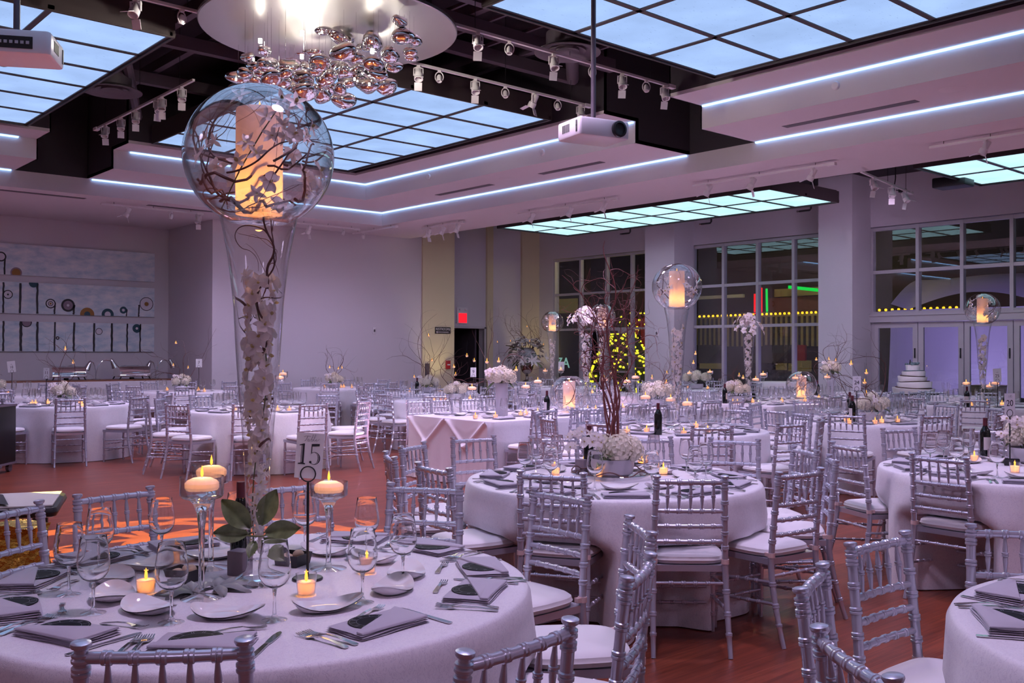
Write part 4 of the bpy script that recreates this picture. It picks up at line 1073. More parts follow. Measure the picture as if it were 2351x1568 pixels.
def menu_card(detail=True):
    b = MB(); R = .072; c = (-.02, .001)
    n = 40; pts = [(c[0]+R*cos(2*pi*k/n), c[1]+R*sin(2*pi*k/n)) for k in range(n)]
    b.poly(pts, .0180, .0194, 0)
    if detail:
        l = MB()
        for rr in (.93, .66): l.ribbon([(c[0]+R*rr*cos(2*pi*k/60), c[1]+R*rr*sin(2*pi*k/60)) for k in range(61)], .0011, .0194, .0197)
        for h in range(12):
            a = R90-2*pi*h/12; nn = (2, 1, 2, 3, 2, 1, 2, 3, 4, 2, 1, 2)[h]
            for j in range(nn):
                off = (j-(nn-1)/2)*.0055; ca, sa = cos(a), sin(a)
                p = lambda rr: (c[0]+R*rr*ca-off*sa, c[1]+R*rr*sa+off*ca)
                l.ribbon([p(.70), p(.89)], .0018, .0194, .0197)
        l.ribbon([c, (c[0]+.03, c[1]+.02)], .001, .0194, .0197)
        return [('card', b.mesh('card', G['card']), -1), ('clock_face_print', l.mesh('clock_face_print', G['cardline']), -1)]
    return [(None, b.mesh('menu_card', G['card']), -1)]
CARD, CARD_FAR = menu_card(), menu_card(False)
def flame_mesh(s=1.): return MB().lathe([(0, 0), (.0032*s, .003*s), (.0045*s, .009*s), (.0036*s, .018*s), (.0016*s, .027*s), (0, .033*s)], 10).mesh('flame', G['flame'])
FLM = flame_mesh(1.0); FLB = flame_mesh(1.5)
cup = MB().lathe([(0, .002), (.026, .002), (.028, .0), (.0345, .070), (.0335, .070), (.0272, .006), (0, .006)], 20, cap=False)
vw = MB().lathe([(.0262, .007), (.030, .044), (.024, .0455), (.004, .043), (0, .043)], 18, cap=False)
VOT = [(*mk('glass_cup', cup, 'glass'), -1), (*mk('wax', vw, 'wax'), -1), ('flame', FLM, 1), ]
VOT_OFF = .045
vf = MB(); vf.add([tuple(v.co*1.25+Vector((0, 0, .043))) for v in FLM.vertices], [tuple(p.vertices) for p in FLM.polygons])
VOT[2] = ('flame', vf.mesh('flame', G['flame']), 1)
# tall stemmed candle glass and its floating candle
sf = MB().lathe([(.064, .0), (.065, .002), (.045, .006), (.014, .012), (.0095, .03)], 32, cap=False)
sg = MB().lathe([(0, .029), (.0095, .03), (.0085, .12), (.010, .22), (.016, .27), (.028, .30), (.040, .312)], 28, cap=False)
sb = MB().lathe([(.040, .312), (.060, .318), (.0675, .326), (.0685, .385), (.0665, .385), (.0655, .329), (.058, .322), (0, .318)], 32, cap=False)
sw = MB().lathe([(.0655, .330), (.0655, .352), (0, .352)], 32, cap=False)
STEM = [(*mk('glass_stem', sg, 'crystal'), -1), (*mk('glass_foot', sf, 'glass2'), -1), (*mk('glass_bowl', sb, 'glass2'), -1), (*mk('water', sw, 'water'), -1)]
STEM_FAR = [(*mk('glass_stem', merged(sg, sf), 'glass2'), -1), (*mk('glass_bowl', sb, 'glass'), -1)]
fc = MB().lathe([(0, -.014), (.048, -.014), (.053, -.006), (.053, .008), (.046, .016), (.030, .024), (.010, .026), (0, .0255)], 26, cap=False)
ff = MB(); ff.add([tuple(v.co*1.15+Vector((0, 0, .027))) for v in FLM.vertices], [tuple(p.vertices) for p in FLM.polygons])
fw_ = MB().tube([(0, 0, .024), (0, 0, .034)], .0009, 5)
FLOAT = [(*mk('wax', fc, 'wax'), -1), (*mk('wick', fw_, 'wick'), 0), (*mk('flame', ff, 'flame'), 0)]
# hanging votive
hc = MB().lathe([(0, 0), (.012, .003), (.021, .012), (.025, .035), (.024, .055), (.0235, .055), (.024, .035), (.02, .013), (0, .005)], 14, cap=False)
hw = MB().lathe([(.019, .014), (.022, .030), (0, .032)], 12, cap=False)
hf = MB(); hf.add([tuple(v.co*1.35+Vector((0, 0, .030))) for v in FLM.vertices], [tuple(p.vertices) for p in FLM.polygons])
hr = MB().tube([(.024*cos(k*pi/6), .024*sin(k*pi/6), .055) for k in range(13)], .0012, 4, caps=False).tube([(-.024, 0, .055), (0, 0, .14), (.024, 0, .055)], .0009, 4, caps=False).tube([(0, 0, .14), (0, 0, .26)], .0009, 4)
HANG = [(*mk('glass_cup', hc, 'glass'), -1), (*mk('wax', hw, 'wax'), -1), (*mk('flame', hf, 'flame'), 1), (*mk('hanging_wire', hr, 'dull'), -1)]

# large glass: trumpet vase, globe bowl, pillar candle ----------------------
tp = [(.034, .075), (.0345, .12), (.038, .24), (.044, .39), (.055, .54), (.068, .68), (.0765, .82), (.084, .95), (.101, 1.10), (.118, 1.19), (.132, 1.25)]
TRUMPET = [(*mk('foot', MB().lathe([(0, 0), (.101, 0), (.104, .003), (.098, .007), (.062, .026), (.040, .040), (.034, .055), (.034, .075)], 40, cap=False), 'glass2'), -1),
           (*mk('flared_tube', MB().lathe([(0, .078), (.03, .0765)]+tp+[(.1335, 1.253), (.131, 1.254)], 56, cap=False), 'glass'), -1)]
TRUMPET_FAR = [(None, MB().lathe([(0, 0), (.101, 0), (.104, .003), (.062, .026), (.034, .055)]+tp, 28, cap=False).mesh('trumpet_vase', G['glass']), -1)]
def globe_prof(k=1.):
    pr = []
    for i in range(25):
        a = -1.18+(1.16+1.18)*i/24; pr.append((.253*cos(a), .233+.253*sin(a)*.97))
    return pr
gp = globe_prof()
GLOBE = [(None, MB().lathe([(0, gp[0][1]+.002), (gp[0][0]*.6, gp[0][1])]+gp+[(gp[-1][0]+.004, gp[-1][1]+.004), (gp[-1][0]-.002, gp[-1][1]+.005)]+[(r-.004, z) for r, z in gp[::-1]], 64, cap=False).mesh('globe_bowl', G['glass'], 80), -1)]
GLOBE_FAR = [(None, MB().lathe([(0, gp[0][1]+.002), (gp[0][0]*.6, gp[0][1])]+gp, 40, cap=False).mesh('globe_bowl', G['glass'], 80), -1)]
pc = MB().lathe([(.078, .002), (.079, .01), (.079, .355), (.077, .362), (.070, .362), (.055, .352), (.02, .348), (0, .348)], 36, cap=False)
pf = MB(); pf.add([tuple(v.co*1.3+Vector((0, 0, .352))) for v in FLM.vertices], [tuple(p.vertices) for p in FLM.polygons])
PILLAR = [(*mk('wax', pc, 'wax'), -1), (*mk('wick', MB().tube([(0, 0, .345), (0, 0, .357)], .0011, 5), 'wick'), 0), (*mk('flame', pf, 'flame'), 0)]
WARM = (1., .42, .10)

# bottles, cards, small things ----------------------------------------------
BOT = [(*mk('bottle', MB().lathe([(0, 0), (.036, 0), (.0375, .004), (.0375, .185), (.034, .205), (.022, .228), (.0148, .245), (.014, .30), (0, .30)], 26, cap=False), 'bottle'), -1),
       (*mk('label', MB().lathe([(.0379, .065), (.0379, .16)], 20, cap=False, a0=-2.2, a1=.6), 'label'), -1),
       (*mk('capsule', MB().lathe([(.0146, .238), (.0156, .242), (.0156, .302), (0, .304)], 18, cap=False), 'capsule'), -1)]
BOXT = [(None, MB().rbox(-.032, .032, -.032, .032, 0, .085, .002).mesh('favour_box', G['greybox']), -1)]
def sq_dish():
    b = MB(); rings = []
    for h, z in ((.045, 0), (.052, .042), (.050, .042), (.043, .004)): rings.append([(h, h, z), (-h, h, z), (-h, -h, z), (h, -h, z)])
    b.rings(rings, 0, True, None, False); return b
DISH = [(None, sq_dish().mesh('square_dish', G['dull']), -1)]
ROLL = [(None, MB().ball((0, 0, .018), .024, 12, 8, sq=(1.1, .9, .75)).mesh('butter_roll', G['bread'], 80), -1)]
def stand_tpl(h):
    rg = [(.026*sin(2*pi*k/20), 0, h+.028-.026*cos(2*pi*k/20)) for k in range(21)]
    return [(*mk('base', MB().lathe([(0, 0), (.052, 0), (.053, .004), (.05, .008), (0, .009)], 28, cap=False), 'dull'), -1),
            (*mk('rod', MB().tube([(0, 0, .008), (0, 0, h)], .0048, 8), 'dull'), -1), (*mk('ring_clip', MB().tube(rg, .0024, 6), 'dull'), -1)]
# ================================================================== flowers
def petal(b, L, W, az, lift, cup_, m=0, T=None, n=4):
    """one petal: starts at the centre, points along azimuth az, lifted by 'lift', cupped by cup_"""
    R = Matrix.Rotation(az, 4, 'Z') @ Matrix.Rotation(-lift, 4, 'Y')
    TT_ = (T @ R) if T is not None else R
    def fn(u, v):
        x = v*L; w = W*sin(pi*min(1, v*.93+.05))**.75; y = (u-.5)*w
        return (x, y, cup_*(v*v)*L+(abs(u-.5)*2)**2*W*.12)
    b.grid(fn, 3, n, m, TT_)
def orchid(q, full=True):
    b = MB()
    for az in (0.15, pi-.15): petal(b, .038, .046, az, .15, -.25)
    for az in (R90, R90+2.25, R90-2.25): petal(b, .040, .024, az, .1, -.3)
    if full: petal(b, .018, .014, -R90, 1.0, .3, 1); b.ball((0, 0, .004), .005, 6, 4, 1)
    return b
def star_orchid(q):
    b = MB()
    for k in range(5): petal(b, .034, .015, R90+2*pi*k/5, .25+q.uniform(-.1, .2), q.uniform(-.4, .1))
    petal(b, .017, .012, -R90, .9, .2, 1)
    return b
OM = [orchid(rnd).mesh('orchid_bloom', [G['petal'], G['throat']], 80) for k in range(2)]
SM = [star_orchid(random.Random(k)).mesh('orchid_bloom', [G['petal'], G['throat']], 80) for k in range(3)]
def hydrangea(seed, n=90, r=.075):
    q = random.Random(seed); b = MB()
    for k in range(n):
        z = 1-2*(k+.5)/n; a = k*2.399963; s = sqrt(max(0, 1-z*z))
        d = Vector((s*cos(a), s*sin(a), z))
        if z < -.6: continue
        T = Matrix.Translation(d*(r*q.uniform(.86, 1.02))) @ d.to_track_quat('Z', 'Y').to_matrix().to_4x4() @ Matrix.Rotation(q.uniform(0, 6), 4, 'Z')
        for j in range(4): petal(b, .0145, .0145, j*R90, .25+q.uniform(-.1, .2), -.1, 0, T, 3)
    b.ball((0, 0, 0), r*.84, 10, 8)
    return b.mesh('hydrangea_head', G['hyd'], 80)
HM = [hydrangea(k) for k in range(3)]
def leaf_mesh(L=.16, W=.065, mat='leaf', lobes=False):
    b = MB()
    def fn(u, v):
        w = W*sin(pi*min(1, v*.95+.03))**.8
        y = (u-.5)*w; return (v*L, y, -.5*L*v*v*.5+abs(u-.5)*W*.35)
    b.grid(fn, 7, 9); return b
LM = [leaf_mesh().mesh('leaf', G['leaf'], 80), leaf_mesh(.20, .075).mesh('leaf', G['leaf'], 80)]
def fatsia(seed, n=5, L=.13, mat='greyleaf'):
    q = random.Random(seed); b = MB()
    for k in range(n):
        az = (k-(n-1)/2)*.72+q.uniform(-.1, .1)
        R = Matrix.Rotation(az, 4, 'Z'); l = L*(1-.10*abs(k-(n-1)/2))
        b.grid(lambda u, v: (v*l, (u-.5)*.045*sin(pi*min(1, v*.9+.08))**.8, .006+.02*sin(pi*v)-.012*abs(u-.5)*2+.01*v*q.uniform(-.2, .2)), 5, 9, 0, R)
    b.tube([(0, 0, .006), (-.05, 0, .004), (-.09, .01, .003)], .0028, 6)
    return b.mesh('fatsia_leaf', G[mat], 80)
def twig(b, p, d, L, r, q, n=16, curl=.5, m=0, depth=0, up=.06, seg=6, box=None, zmin=-9.):
    p = Vector(p); d = Vector(d).normalized(); pts = [p.copy()]; rad = [r]
    ax = Vector((q.uniform(-1, 1), q.uniform(-1, 1), q.uniform(-1, 1))); kids = []
    for i in range(n):
        if q.random() < .35: ax = Vector((q.uniform(-1, 1), q.uniform(-1, 1), q.uniform(-1, 1)))
        d = (d + d.cross(ax)*curl*q.uniform(.3, 1.) + Vector((0, 0, up))).normalized()
        p = p+d*(L/n)
        if p.z < zmin: p.z = zmin; d = Vector((d.x, d.y, abs(d.z)+.2)).normalized()
        if box:
            c, R = box
            v = p-c
            if v.length > R: p = c+v.normalized()*R; d = (d-v.normalized()*d.dot(v.normalized())).normalized()
        pts.append(p.copy()); rad.append(r*(1-.8*(i+1)/n))
        if depth > 0 and i in (int(n*.3), int(n*.5), int(n*.7)): kids.append((p.copy(), (d+Vector((q.uniform(-1, 1), q.uniform(-1, 1), q.uniform(-.2, .8)))*.8).normalized(), rad[-1]*.7))
    # smooth
    sp = []
    sr = []
    for i in range(len(pts)-1):
        a, b0, b1, c = pts[max(i-1, 0)], pts[i], pts[i+1], pts[min(i+2, len(pts)-1)]
        for t in (0, .5): sp.append(.5*((2*b0)+(b1-a)*t+(2*a-5*b0+4*b1-c)*t*t+(3*b0-a-3*b1+c)*t**3)); sr.append(rad[i]*(1-t)+rad[i+1]*t)
    sp.append(pts[-1]); sr.append(rad[-1])
    b.tube(sp, sr, seg, m)
    for kp, kd, kr in kids: twig(b, kp, kd, L*.5, kr, q, max(6, n*2//3), curl*1.15, m, depth-1, up, seg, box, zmin)
def child(name, me, par, loc=(0, 0, 0), quat=None, s=1.):
    o = bpy.data.objects.new(name, me); COL.objects.link(o); o.parent = par; o.location = loc
    if quat is not None: o.rotation_mode = 'QUATERNION'; o.rotation_quaternion = quat
    o.scale = (s,)*3 if not hasattr(s, '__len__') else s
    return o
def dirq(d, spin=0.): return Vector(d).to_track_quat('Z', 'Y') @ Matrix.Rotation(spin, 3, 'Z').to_quaternion()
def xq(d): return Vector(d).to_track_quat('X', 'Z')

def low_flowers(name, loc, label, heads, seed, branches=0, bh=.6, lean=(0, 0), orch=0, leaves=4, bark='willow', br_r=.006, curl=.5, vase=None, depth=1, spread=.5, rz=0.):
    """hydrangea heads (dx, dy, dz, scale) with leaves, orchid blooms and curly willow branches: one thing with its parts"""
    q = random.Random(seed); t = empty(name, loc, rz); tag(t, label, 'flower arrangement')
    st = MB()
    for i, (x, y, z, s) in enumerate(heads):
        child('hydrangea_head', HM[i % 3], t, (x, y, z), Matrix.Rotation(q.uniform(0, 6), 3, 'Z').to_quaternion(), s)
        st.tube([(x*.3, y*.3, z-.12), (x*.8, y*.8, z-.03)], .004, 5)
    if heads: st.obj('stems', G['stem'], t)
    z0 = sum(h[2] for h in heads)/max(1, len(heads))
    for k in range(leaves):
        a = 2*pi*k/max(1, leaves)+q.uniform(-.4, .4); d = Vector((cos(a), sin(a), q.uniform(-.5, .3)))
        child('leaf', LM[k % 2], t, (d.x*.05, d.y*.05, z0-.05), xq(d), q.uniform(.7, 1.05))
    for k in range(orch):
        a = q.uniform(2.2, 4.2); r = q.uniform(.08, .2); v = Vector((r*cos(a), r*sin(a), z0+q.uniform(-.03, .10)))
        child('orchid_bloom', OM[k % 2], t, v, dirq((cos(a)*.5, sin(a)*.5-.6, .5), q.uniform(-.4, .4)), q.uniform(.9, 1.2))
    for k in range(branches):
        a = 2*pi*k/max(1, branches)+q.uniform(-.5, .5); b = MB()
        twig(b, (.02*cos(a), .02*sin(a), z0-.06), (spread*cos(a)+lean[0], spread*sin(a)+lean[1], 1.), bh*q.uniform(.8, 1.1), br_r, q, 18, curl, 0, depth, zmin=.06)
        b.obj('willow_branch', G[bark], t)
    return t
# ------------------------------------------------------------------ big centrepieces
def big_vase(tk, base, far, label_t, seed, top='globe', light=.7):
    base = Vector(base)
    v = put(TRUMPET_FAR if far else TRUMPET, 'trumpet_vase', base, 0, 'tall clear trumpet vase '+label_t, 'vase', 'tall glass trumpet vases')
    q = random.Random(seed)
    # orchid string inside the vase
    t = empty('orchid_string', base); tag(t, 'string of white orchids inside the tall trumpet vase '+label_t, 'orchids', 'orchids inside the tall vases')
    def rad(z):
        for i in range(len(tp)-1):
            if tp[i][1] <= z <= tp[i+1][1]: u = (z-tp[i][1])/(tp[i+1][1]-tp[i][1]); return tp[i][0]*(1-u)+tp[i+1][0]*u
        return tp[0][0]
    pts = []
    for k in range(36):
        z = .095+(.92)*k/35; r = rad(z)*.42; a = z*7+seed; pts.append((r*cos(a), r*sin(a), z))
    MB().tube(pts, .0022, 5).obj('stem', G['stem'], t)
    n = 30 if far else 74
    for k in range(n):
        z = .10+.95*(k+.5)/n; R = rad(z); a = z*11+k*2.1+seed; r = max(.004, R*(.62 if z > .3 else .38))*q.uniform(.65, 1.0)
        d = Vector((cos(a), sin(a), q.uniform(-.3, .6)))
        s = min(1.25, max(.72, R/.048))*q.uniform(.85, 1.05)*(1.25 if far else 1)
        me = (SM[k % 3] if z < .42 else OM[k % 2])
        child('orchid_bloom', me, t, (r*cos(a), r*sin(a), z), dirq(d, q.uniform(0, 6)), s*(.86 if me in OM else 1))
    b = MB()
    for k in range(3 if far else 6):
        a = q.uniform(0, 6); twig(b, (.03*cos(a), .03*sin(a), .45+.11*k), (.3*cos(a), .3*sin(a), 1), .62, .0048, q, 22, .62, 0, 1, .02, 6)
    # keep the willow inside the glass
    nv = []
    for (x, y, z) in b.v:
        z = min(1.235, z); R = rad(max(.08, z))*.9; r = sqrt(x*x+y*y)
        if r > R: x, y = x*R/r, y*R/r
        nv.append((x, y, z))
    b.v = nv; b.obj('willow_branch', G['willow'], t)
    if top != 'globe': return
    gb = base+Vector((0, 0, 1.222))
    put(GLOBE_FAR if far else GLOBE, 'globe_bowl', gb, 0, 'clear glass globe bowl resting on the trumpet vase '+label_t, 'glass bowl', 'clear glass globe bowls')
    fill_globe(gb, far, label_t, seed, light)
def fill_globe(gb, far, label_t, seed, light, h=1.0):
    q = random.Random(seed+50); c0 = gb[2]
    p = put(PILLAR, 'wide_candle', gb+Vector((0, 0, .030)), 0, 'glowing pillar candle in the globe bowl '+label_t, 'candle', 'pillar candles in globe bowls')
    lamp('candle_glow', 'POINT', gb+Vector((0, 0, .105)), light*1.9, WARM, .02)
    t = empty('orchids_and_willow', gb); tag(t, 'white orchid blooms and willow twigs inside the globe bowl '+label_t, 'orchids', 'orchids and twigs in globe bowls')
    C = Vector((0, 0, .233)); R = .236
    for k in range(5 if far else 9):
        b = MB(); a = q.uniform(0, 6.28); s = Vector((.16*cos(a), .16*sin(a), .09+.02*k))
        twig(b, s, (-sin(a), cos(a), q.uniform(-.1, .8)), q.uniform(.45, .75), q.uniform(.0035, .0062), q, 20, .42, 0, 1, .02, 6, (C, R))
        b.obj('willow_branch', G['willow'], t)
    for k in range(16 if far else 34):
        a = q.uniform(0, 6.28); z = q.choice((q.uniform(.03, .2), q.uniform(.08, .3), q.uniform(.2, .42))); rr = sqrt(max(.001, R*R-(z-.233)**2))*q.uniform(.72, .9)
        rr = max(rr, .1)
        d = Vector((cos(a), sin(a), q.uniform(-.2, .8)))
        child('orchid_bloom', SM[k % 3] if k % 3 else OM[k % 2], t, (rr*cos(a), rr*sin(a), z), dirq(d, q.uniform(0, 6)), q.uniform(.85, 1.25)*(1.2 if far else 1))
    if not far:                              # a long spray leaning across the front of the candle
        F = Vector((-SYW, -CYW, 0)); S = Vector((CYW, -SYW, 0))
        p0 = F*.10+S*(-.10)+Vector((0, 0, .035)); p1 = F*.11+S*.11+Vector((0, 0, .40))
        MB().tube([p0, p0.lerp(p1, .35)+F*.035, p0.lerp(p1, .7)+F*.03, p1], .0021, 6).obj('stem', G['stem'], t)
        for u, du in ((.45, -.03), (.52, .02), (.62, -.035), (.68, .035), (.78, .05), (.85, -.02), (.93, .03), (1.0, .0), (.98, .05)):
            child('orchid_bloom', SM[int(u*10) % 3], t, p0.lerp(p1, u)+F*.03+S*du+Vector((0, 0, -.01)), dirq(F+Vector((0, 0, .4))+S*du*6, u*9), 1.15)
        for k, (u0, z0, u1, z1, rr) in enumerate(((-.17, .12, .19, .20, .006), (-.10, .03, .15, .22, .0055), (-.06, .05, .14, .045, .0075), (.16, .05, .20, .27, .0055), (-.19, .16, -.08, .06, .005))):
            b = MB(); pa, pb_ = S*u0+Vector((0, 0, z0)), S*u1+Vector((0, 0, z1)); pts = []
            for j in range(13):
                v = pa.lerp(pb_, j/12)+Vector((0, 0, .022*sin(j*1.1+k)))+F*(.10+.04*sin(j*.7+k)); w = v-C
                if w.length > R: v = C+w.normalized()*R
                pts.append(v)
            b.tube(pts, [rr*(1-.55*j/12) for j in range(13)], 7); b.obj('willow_branch', G['willow'], t)
def table_pt(px, py, z=TT+.001): p = on(px, py, 'Z', z); return Vector((p.x, p.y, z))
def pt_d(px, d, z=TT+.001): return LD((px-1175.5)*d/FOC, d, z)

big_vase('A', table_pt(590, 1336), False, 'on the card 15 table', 1, light=.85)
big_vase('F', pt_d(1554, 9.87), True, 'on the card 17 table', 2, light=.7)
big_vase('I', pt_d(2256, 14.65), True, 'on the card 25 table', 3, light=.7)
big_vase('R', pt_d(1382, 18.2), True, 'before the lit fir tree', 4, light=.7)
big_vase('Q', pt_d(1268, 21.6), True, 'on the card 2 table', 5, light=.7)
pE = pt_d(1345, 13.05); pH = pt_d(1718, 15.3)
for p, l, sd in ((pE, 'on the knotted-cloth long table', 6), (pH, 'on the far long table', 7)):
    big_vase('E', p, True, l, sd, top='flowers')
    t = empty('cascading_orchids', p+Vector((0, 0, 1.20))); tag(t, 'white orchids spilling from the top of the trumpet vase '+l, 'orchids', 'orchid crowns on trumpet vases')
    q = random.Random(sd)
    for k in range(34):
        a = q.uniform(0, 6.28); r = q.uniform(.03, .24); z = .12*(1-(r/.24)**2)+q.uniform(-.04, .06)-(.15 if r > .19 else 0)*q.random()
        child('orchid_bloom', OM[k % 2], t, (r*cos(a), r*sin(a), z), dirq((cos(a), sin(a), .5), q.uniform(0, 6)), q.uniform(1.3, 1.8))
    b = MB()
    for k in range(5): a = k*1.25; b.tube([(0, 0, -.1), (.1*cos(a), .1*sin(a), .08), (.22*cos(a), .22*sin(a), .0)], .003, 5)
    b.obj('stem', G['stem'], t)
# globe bowls standing straight on the two long tables
for px, d, l, sd in ((1307, 12.75, 'on the knotted-cloth long table', 8), (1840, 16.2, 'on the far long table', 9)):
    g = pt_d(px, d); put(GLOBE_FAR, 'globe_bowl', g+Vector((0, 0, .012)), 0, 'glass globe bowl standing '+l, 'glass bowl', 'clear glass globe bowls')
    fill_globe(g+Vector((0, 0, .012)), True, l, sd, .8)

# ------------------------------------------------------------------ place settings
ST = []                                        # (table, position, angle, detail level)
def settings(tk, pts, lvl):
    c = TAB[tk][0]
    for p in pts: ST.append((tk, Vector((p[0], p[1], 0)), face_rz((p[0], p[1], 0), c), lvl))
def ring_settings(tk, n, ph, r, lvl):
    c = TAB[tk][0]; pts = [c+Vector((cos(ph+2*pi*k/n), sin(ph+2*pi*k/n), 0))*r for k in range(n)]
    settings(tk, [p for p in pts if visible(p+Vector((0, 0, TT)), 5)], lvl)
cA = TAB['A'][0]
pxA = [(155, 1458), (487, 1462), (862, 1437), (1092, 1364), (1138, 1308), (1040, 1252), (845, 1228), (392, 1240), (172, 1284), (52, 1335), (28, 1402)]
ptsA = []
for x, y in pxA:
    p = on(x, y, 'Z', TT); v = Vector((p.x-cA.x, p.y-cA.y, 0)); ptsA.append(cA+v.normalized()*min(.775, max(.70, v.length)))
settings('A', ptsA, 2)
aB = [atan2((on(*a, 'Z', .9)-TAB['B'][0]).y, (on(*a, 'Z', .9)-TAB['B'][0]).x) for a in ((1130, 1102), (1145, 1075), (1175, 1045), (1215, 1063), (1300, 1117), (1376, 1122), (1500, 1127), (1635, 1118), (1700, 1095), (1690, 1075), (1640, 1056), (1260, 1052))]
settings('B', [TAB['B'][0]+Vector((cos(a), sin(a), 0))*.745 for a in [-YAW+2*pi*k/11+.13 for k in range(11)]], 1)
ring_settings('C', 11, .1, .745, 1); ring_settings('D', 12, -YAW+.26, .76, 2)
ring_settings('F', 10, .2, .74, 0); ring_settings('G', 10, .45, .74, 0); ring_settings('K', 10, .02, .74, 0); ring_settings('L', 10, .36, .74, 0); ring_settings('I', 10, .3, .74, 0)
for k in 'EH':
    x0, x1, y0, y1 = LT[k]
    pts = []
    for i in range(8):
        for s, y in ((-1, y0+.2), (1, y1-.2)): ST.append((k, Vector((x0+.36+(x1-x0-.72)*i/7, y, 0)), 0 if s < 0 else pi, 0))
glassA = [(158, 1366), (214, 1408), (228, 1318), (393, 1430), (371, 1284), (630, 1424), (832, 1384), (925, 1338), (842, 1282), (545, 1266), (700, 1262)]
for i, (tk, p, a, lvl) in enumerate(ST):
    X, Y = Vector((cos(a), sin(a), 0)), Vector((-sin(a), cos(a), 0)); z = TT+.001; q = random.Random(i)
    def loc(x, y, dz=0.): v = p+X*x+Y*y; return (v.x, v.y, z+dz)
    jr = q.uniform(-.12, .12)
    reg('folded lilac-grey napkin', tk, put(NAPKIN, 'folded_napkin', loc(0, 0), a+jr, '', 'napkin', 'folded grey napkins'))
    if lvl >= 1 or tk in 'FGC': reg('black menu card in a napkin', tk, put(CARD if lvl == 2 else CARD_FAR, 'menu_card', loc(0, 0, .0005), a+jr, '', 'menu card', 'black round menu cards'))
    if lvl >= 1:
        reg('inner dinner fork', tk, put(FORK, 'dinner_fork', loc(-.165, -.01), a+.10+jr, '', 'fork', 'dinner forks'))
        reg('outer dinner fork', tk, put(FORK, 'dinner_fork', loc(-.195, -.015), a+.05+jr, '', 'fork', 'dinner forks'))
        reg('table knife', tk, put(KNIFE, 'table_knife', loc(.165, 0), a-.05+jr, '', 'knife', 'table knives'))
        if lvl == 2: reg('small dessert fork', tk, put(FORK2, 'dessert_fork', loc(.06, .135), a-R90+q.uniform(-.5, .5), '', 'fork', 'dessert forks'))
    reg('white curved bread plate', tk, put(PLATE, 'bread_plate', loc(-.02, .28+q.uniform(-.02, .02)), a+q.uniform(-.3, .3), '', 'plate', 'curved white bread plates'))
    if tk != 'A':
        gx, gy = .17+q.uniform(-.02, .02), .22+q.uniform(-.03, .03)
        reg('empty wine glass', tk, put(WG if lvl else WG_FAR, 'wine_glass', loc(gx, gy), q.uniform(0, 6), '', 'wine glass', 'empty wine glasses'))
        if lvl == 0 and tk in 'EFGHKL': reg('empty wine glass', tk, put(WG_FAR, 'wine_glass', loc(gx-.10, gy+.10), q.uniform(0, 6), '', 'wine glass', 'empty wine glasses'))
for x, y in glassA: reg('empty wine glass', 'A', put(WG, 'wine_glass', table_pt(x, y), 0, '', 'wine glass', 'empty wine glasses'))
for tk in ('M', 'N', 'P', 'P2', 'Q', 'R', 'U', 'O'):
    c = TAB[tk][0]
    for k in range(9):
        a = 2*pi*k/9+rnd.uniform(-.1, .1); p = c+Vector((cos(a), sin(a), 0))*.52
        if visible(p+Vector((0, 0, .8)), 0): reg('empty wine glass', tk, put(WG_FAR, 'wine_glass', (p.x, p.y, TT+.001), 0, '', 'wine glass', 'empty wine glasses'))
# ------------------------------------------------------------------ candles
def clampT(tk, p):
    """keep a thing that stands on a table on its top"""
    p = Vector(p)
    if tk in LT:
        x0, x1, y0, y1 = LT[tk]; p.x = min(x1-.12, max(x0+.12, p.x)); p.y = min(y1-.12, max(y0+.12, p.y)); return p
    c = TAB[tk][0]; v = Vector((p.x-c.x, p.y-c.y, 0))
    if v.length > .82: v = v.normalized()*.82; p.x, p.y = c.x+v.x, c.y+v.y
    return p
def votive(tk, p, lit=0.):
    p = clampT(tk, p)
    o = put(VOT, 'votive_candle', p, 0, '', 'candle', 'votive candles in small glasses'); reg('lit votive candle in a small glass', tk, o)
    lamp('votive_glow', 'POINT', Vector(p)+Vector((0, 0, .034)), .17, (1., .37, .06), .006)
    if lit: lamp('votive_light', 'POINT', Vector(p)+Vector((0, 0, .068)), lit*1.5, WARM, .006)
def stemc(tk, p, h, lit=0., far=False):
    p = clampT(tk, p)
    s = h/.385; o = put(STEM_FAR if far else STEM, 'stem_candle_holder', p, 0, '', 'candle holder', 'tall stemmed candle glasses', (1, 1, s)); reg('tall stemmed candle glass', tk, o)
    z = .312*s+.04*s+.004
    f = put(FLOAT, 'floating_candle', Vector(p)+Vector((0, 0, z)), 0, '', 'candle', 'floating candles'); reg('lit floating candle in a stemmed glass', tk, f)
    lamp('floating_candle_glow', 'POINT', Vector(p)+Vector((0, 0, z+.006)), .20, (1., .48, .18), .01)
    if lit: lamp('floating_candle_light', 'POINT', Vector(p)+Vector((0, 0, z+.052)), lit*1.8, (1., .58, .16), .008)
for x, y in ((335, 1362), (703, 1366), (403, 1290), (843, 1316), (640, 1276)): votive('A', table_pt(x, y), .16)
stemc('A', table_pt(462, 1374), .388, .22); stemc('A', table_pt(484, 1305), .375, .22); stemc('A', table_pt(754, 1306), .315, .22)
for x, y in ((1275, 1090), (1373, 1102), (1523, 1090), (1474, 1069), (1340, 1075)): votive('B', table_pt(x, y), .16)
for x, y in ((2237, 1060), (2316, 952), (2330, 1085)): votive('C', table_pt(x, max(y, 1040)), .16)
for x in (1440, 1485, 1512, 1570, 1625, 1598): votive('F', pt_d(x, 9.6+.5*random.Random(x).uniform(-1, 1)), .12)
for x in (2009, 2024, 2060, 1943, 1950): votive('G', pt_d(x, 10.9+.4*random.Random(x).uniform(-1, 1)), .12)
